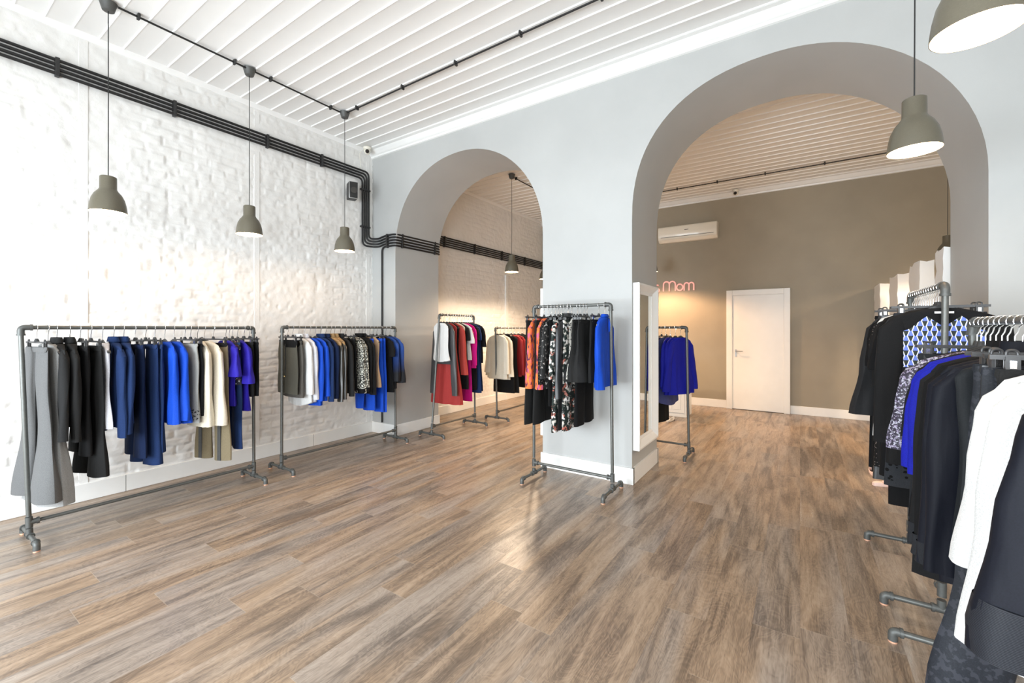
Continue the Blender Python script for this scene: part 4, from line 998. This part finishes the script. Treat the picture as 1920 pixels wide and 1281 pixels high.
# pink wall letters
def letters():
    z0 = 2.145; r = 0.013; y = YR-0.035
    def arc(cx, cz, rx, rz_, a0, a1, n=12): return [(cx+rx*math.cos(math.radians(a0+(a1-a0)*k/n)), y, cz+rz_*math.sin(math.radians(a0+(a1-a0)*k/n))) for k in range(n+1)]
    root = empty('wall_sign', (-2.0, y, z0), 0, 'pink sign letters s Mom on the rear wall above the blue clothes', 'sign')
    o = Vector((-2.0, y, z0))
    def put(name, strokes):
        mb = MB()
        for s_ in strokes: mb.tube([Vector(p)-o for p in s_], r, 10)
        mb.build(name, M['sign'], root)
    def m(name, x0, x1, h):
        q = (x1-x0)/4; c = z0+h-q
        put(name, [[(x0, y, z0), (x0, y, c)]+arc(x0+q, c, q, q, 180, 0)+[(x0+2*q, y, z0)], [(x0+2*q, y, c)]+arc(x0+3*q, c, q, q, 180, 0)+[(x0+4*q, y, z0)]])
    put('letter_s', [arc(-2.315, z0+0.095, 0.040, 0.036, 50, 270)+arc(-2.315, z0+0.028, 0.040, 0.034, 90, -140)])
    m('letter_m_capital', -2.195, -1.975, 0.185)
    put('letter_o', [arc(-1.895, z0+0.065, 0.055, 0.060, 0, 360, 24)])
    m('letter_m', -1.815, -1.645, 0.145)
letters()
# framed mirrors on both faces of the pillar
def mirror(x, sg, y0, y1, z0, z1, label):
    root = empty('wall_mirror', (x, (y0+y1)/2, z0), 0, label, 'mirror')
    hy = (y1-y0)/2; H_ = z1-z0; D = 0.062; W = 0.095
    mb = MB()
    # frame with a sloping inner profile, mitred
    prof = [(0, 0.002), (0, D-0.004), (0.004, D), (0.018, D), (0.030, D-0.012), (0.070, 0.020), (0.080, 0.024), (W, 0.016), (W, 0.002)]
    corners = [(-hy, 0, 1, 1), (hy, 0, -1, 1), (hy, H_, -1, -1), (-hy, H_, 1, -1)]
    n = len(prof); vs = []
    for cy, cz, dy, dz in corners:
        for a, d_ in prof: vs.append((sg*d_, cy+dy*a, cz+dz*a))
    fs = [(c*n+k, c*n+(k+1) % n, ((c+1) % 4)*n+(k+1) % n, ((c+1) % 4)*n+k) for c in range(4) for k in range(n)]
    mb.add(vs, fs); mb.build('frame', M['white_paint'], root, angle=20)
    MB().box(*sorted((sg*0.004, sg*0.012)), -hy+W-0.004, hy-W+0.004, W-0.004, H_-W+0.004).build('mirror_glass', M['mirror'], root)
mirror(-1.275, 1, 3.90, 4.535, 0.305, 1.845, 'tall white framed mirror on the right side of the grey pillar')
mirror(-2.21, -1, 3.93, 4.56, 0.305, 1.845, 'white framed mirror on the left side of the pillar, seen as an edge')
# white panelled cabinet behind the mirror-side rack
cb = empty('cabinet', (-1.68, 7.45, 0), 0, 'low white panelled cabinet in the back room behind the blue clothes', 'cabinet')
MB().box(-0.23, 0.17, -0.19, 0.22, 0, 0.86).build('body', M['white_paint'], cb, bevel=0.004)
MB().box(-0.25, 0.19, -0.21, 0.24, 0.86, 0.885).build('top', M['white_paint'], cb, bevel=0.003)
dr = MB().box(-0.20, 0.14, -0.205, -0.19, 0.07, 0.82).build('door', M['white_paint'], cb, bevel=0.003)
MB().box(-0.15, -0.045, -0.211, -0.204, 0.12, 0.77).box(-0.015, 0.09, -0.211, -0.204, 0.12, 0.77).build('raised_panel', M['white_paint'], dr, bevel=0.004)
# ballet flats on the floor
M['pink'] = simple('pale pink leather', (0.84, 0.62, 0.54), 0.45); M['inner'] = simple('dark shoe lining', (0.06, 0.02, 0.02), 0.7)
M['pale'] = simple('cream leather', (0.80, 0.76, 0.70), 0.45)
def shoe(x, y, rz, label, mat='pink'):
    r = empty('ballet_flat', (x, y, 0), rz, label, 'shoe')
    def outline(t):   # half-width along the length
        return 0.034*math.sin(PI*min(1, t*0.92+0.08))**0.55*(0.82+0.25*math.sin(PI*t*0.9)) if t < 1 else 0.004
    n, mth = 20, 20; vs, fs = [], []
    for i in range(n+1):
        t = i/n; y_ = 0.12-0.24*t; hw = max(0.004, 0.040*(math.sin(PI*(0.03+0.94*t)))**0.45*(0.78+0.22*t))
        top = 0.050-0.022*math.sin(PI*min(1, t*1.2))+0.0*t
        if t > 0.62: top = 0.028+0.016*math.sin(PI*(t-0.62)/0.76)-0.018*((t-0.62)/0.38)**2
        vs += [(-hw*0.85, y_, 0.0), (-hw, y_, top*0.5), (-hw*0.86, y_, top), (hw*0.86, y_, top), (hw, y_, top*0.5), (hw*0.85, y_, 0.0)]
    for i in range(n):
        for k in range(5):
            if k == 2 and i < n*0.62: continue
            fs.append((i*6+k, i*6+k+1, (i+1)*6+k+1, (i+1)*6+k))
        fs.append((i*6+5, i*6, (i+1)*6, (i+1)*6+5))
    fs += [(0, 1, 2, 3, 4, 5), tuple(n*6+k for k in range(6))[::-1]]
    mb = MB(); mb.add(vs, fs); o = mb.build('upper', M[mat], r, angle=60)
    sd = o.modifiers.new('thickness', 'SOLIDIFY'); sd.thickness = 0.003
    MB().box(-0.028, 0.028, -0.03, 0.10, 0.004, 0.010).build('insole', M['inner'], r, bevel=0.002)
    MB().tube([(-0.010, -0.035, 0.036), (0.0, -0.038, 0.039), (0.010, -0.035, 0.036)], [0.007, 0.003, 0.007], 8).build('bow', M[mat], r)
shoe(0.60, 5.47, math.radians(5), 'pale pink ballet flat left and behind its pair, under the tall right rack')
shoe(0.66, 5.12, math.radians(-65), 'pale pink ballet flat right and nearer of its pair, under the tall right rack')
shoe(-1.78, 6.85, math.radians(20), 'cream ballet flat on the floor left of its pair near the cabinet', 'pale')
shoe(-1.66, 6.88, math.radians(-10), 'cream ballet flat on the floor right of its pair near the cabinet', 'pale')
# white brick partition piers in the back room
def pier(y0, y1, label, x0=0.94, x1=1.045, z=2.06, seed=0):
    rd = random.Random(seed); mb = MB(); vs = []; nz = 27; cols = [(x0, y0), (x1, y0), (x1, y1), (x0, y1)]
    ring = []
    for (a, b_) in zip(cols, cols[1:]+cols[:1]):
        k = 2 if abs(a[0]-b_[0]) > 0.01 else 4
        ring += [T(a, b_, i/k) for i in range(k)]
    m_ = len(ring)
    for i in range(nz):
        for (x, y) in ring: vs.append((x+rd.uniform(-.006, .006), y+rd.uniform(-.012, .012), z*i/(nz-1)+(rd.uniform(-.012, .012) if i == nz-1 else 0)))
    fs = [(i*m_+k, i*m_+(k+1) % m_, (i+1)*m_+(k+1) % m_, (i+1)*m_+k) for i in range(nz-1) for k in range(m_)]
    fs += [tuple(range((nz-1)*m_, nz*m_))]
    mb.add(vs, fs); o = mb.build('brick_pier', M['brick'], angle=30); setp(o, label, 'brick pier', 'rough white brick piers of the low partition')
pier(7.95, 8.53, 'rough white brick pier of the partition nearest the rear wall', seed=1)
pier(6.63, 7.17, 'rough white brick pier, second from the rear wall', seed=2)
pier(5.53, 5.99, 'rough white brick pier, third from the rear wall', seed=3)
pier(4.72, 4.95, 'rough white brick pier touching the large arch jamb', seed=4)
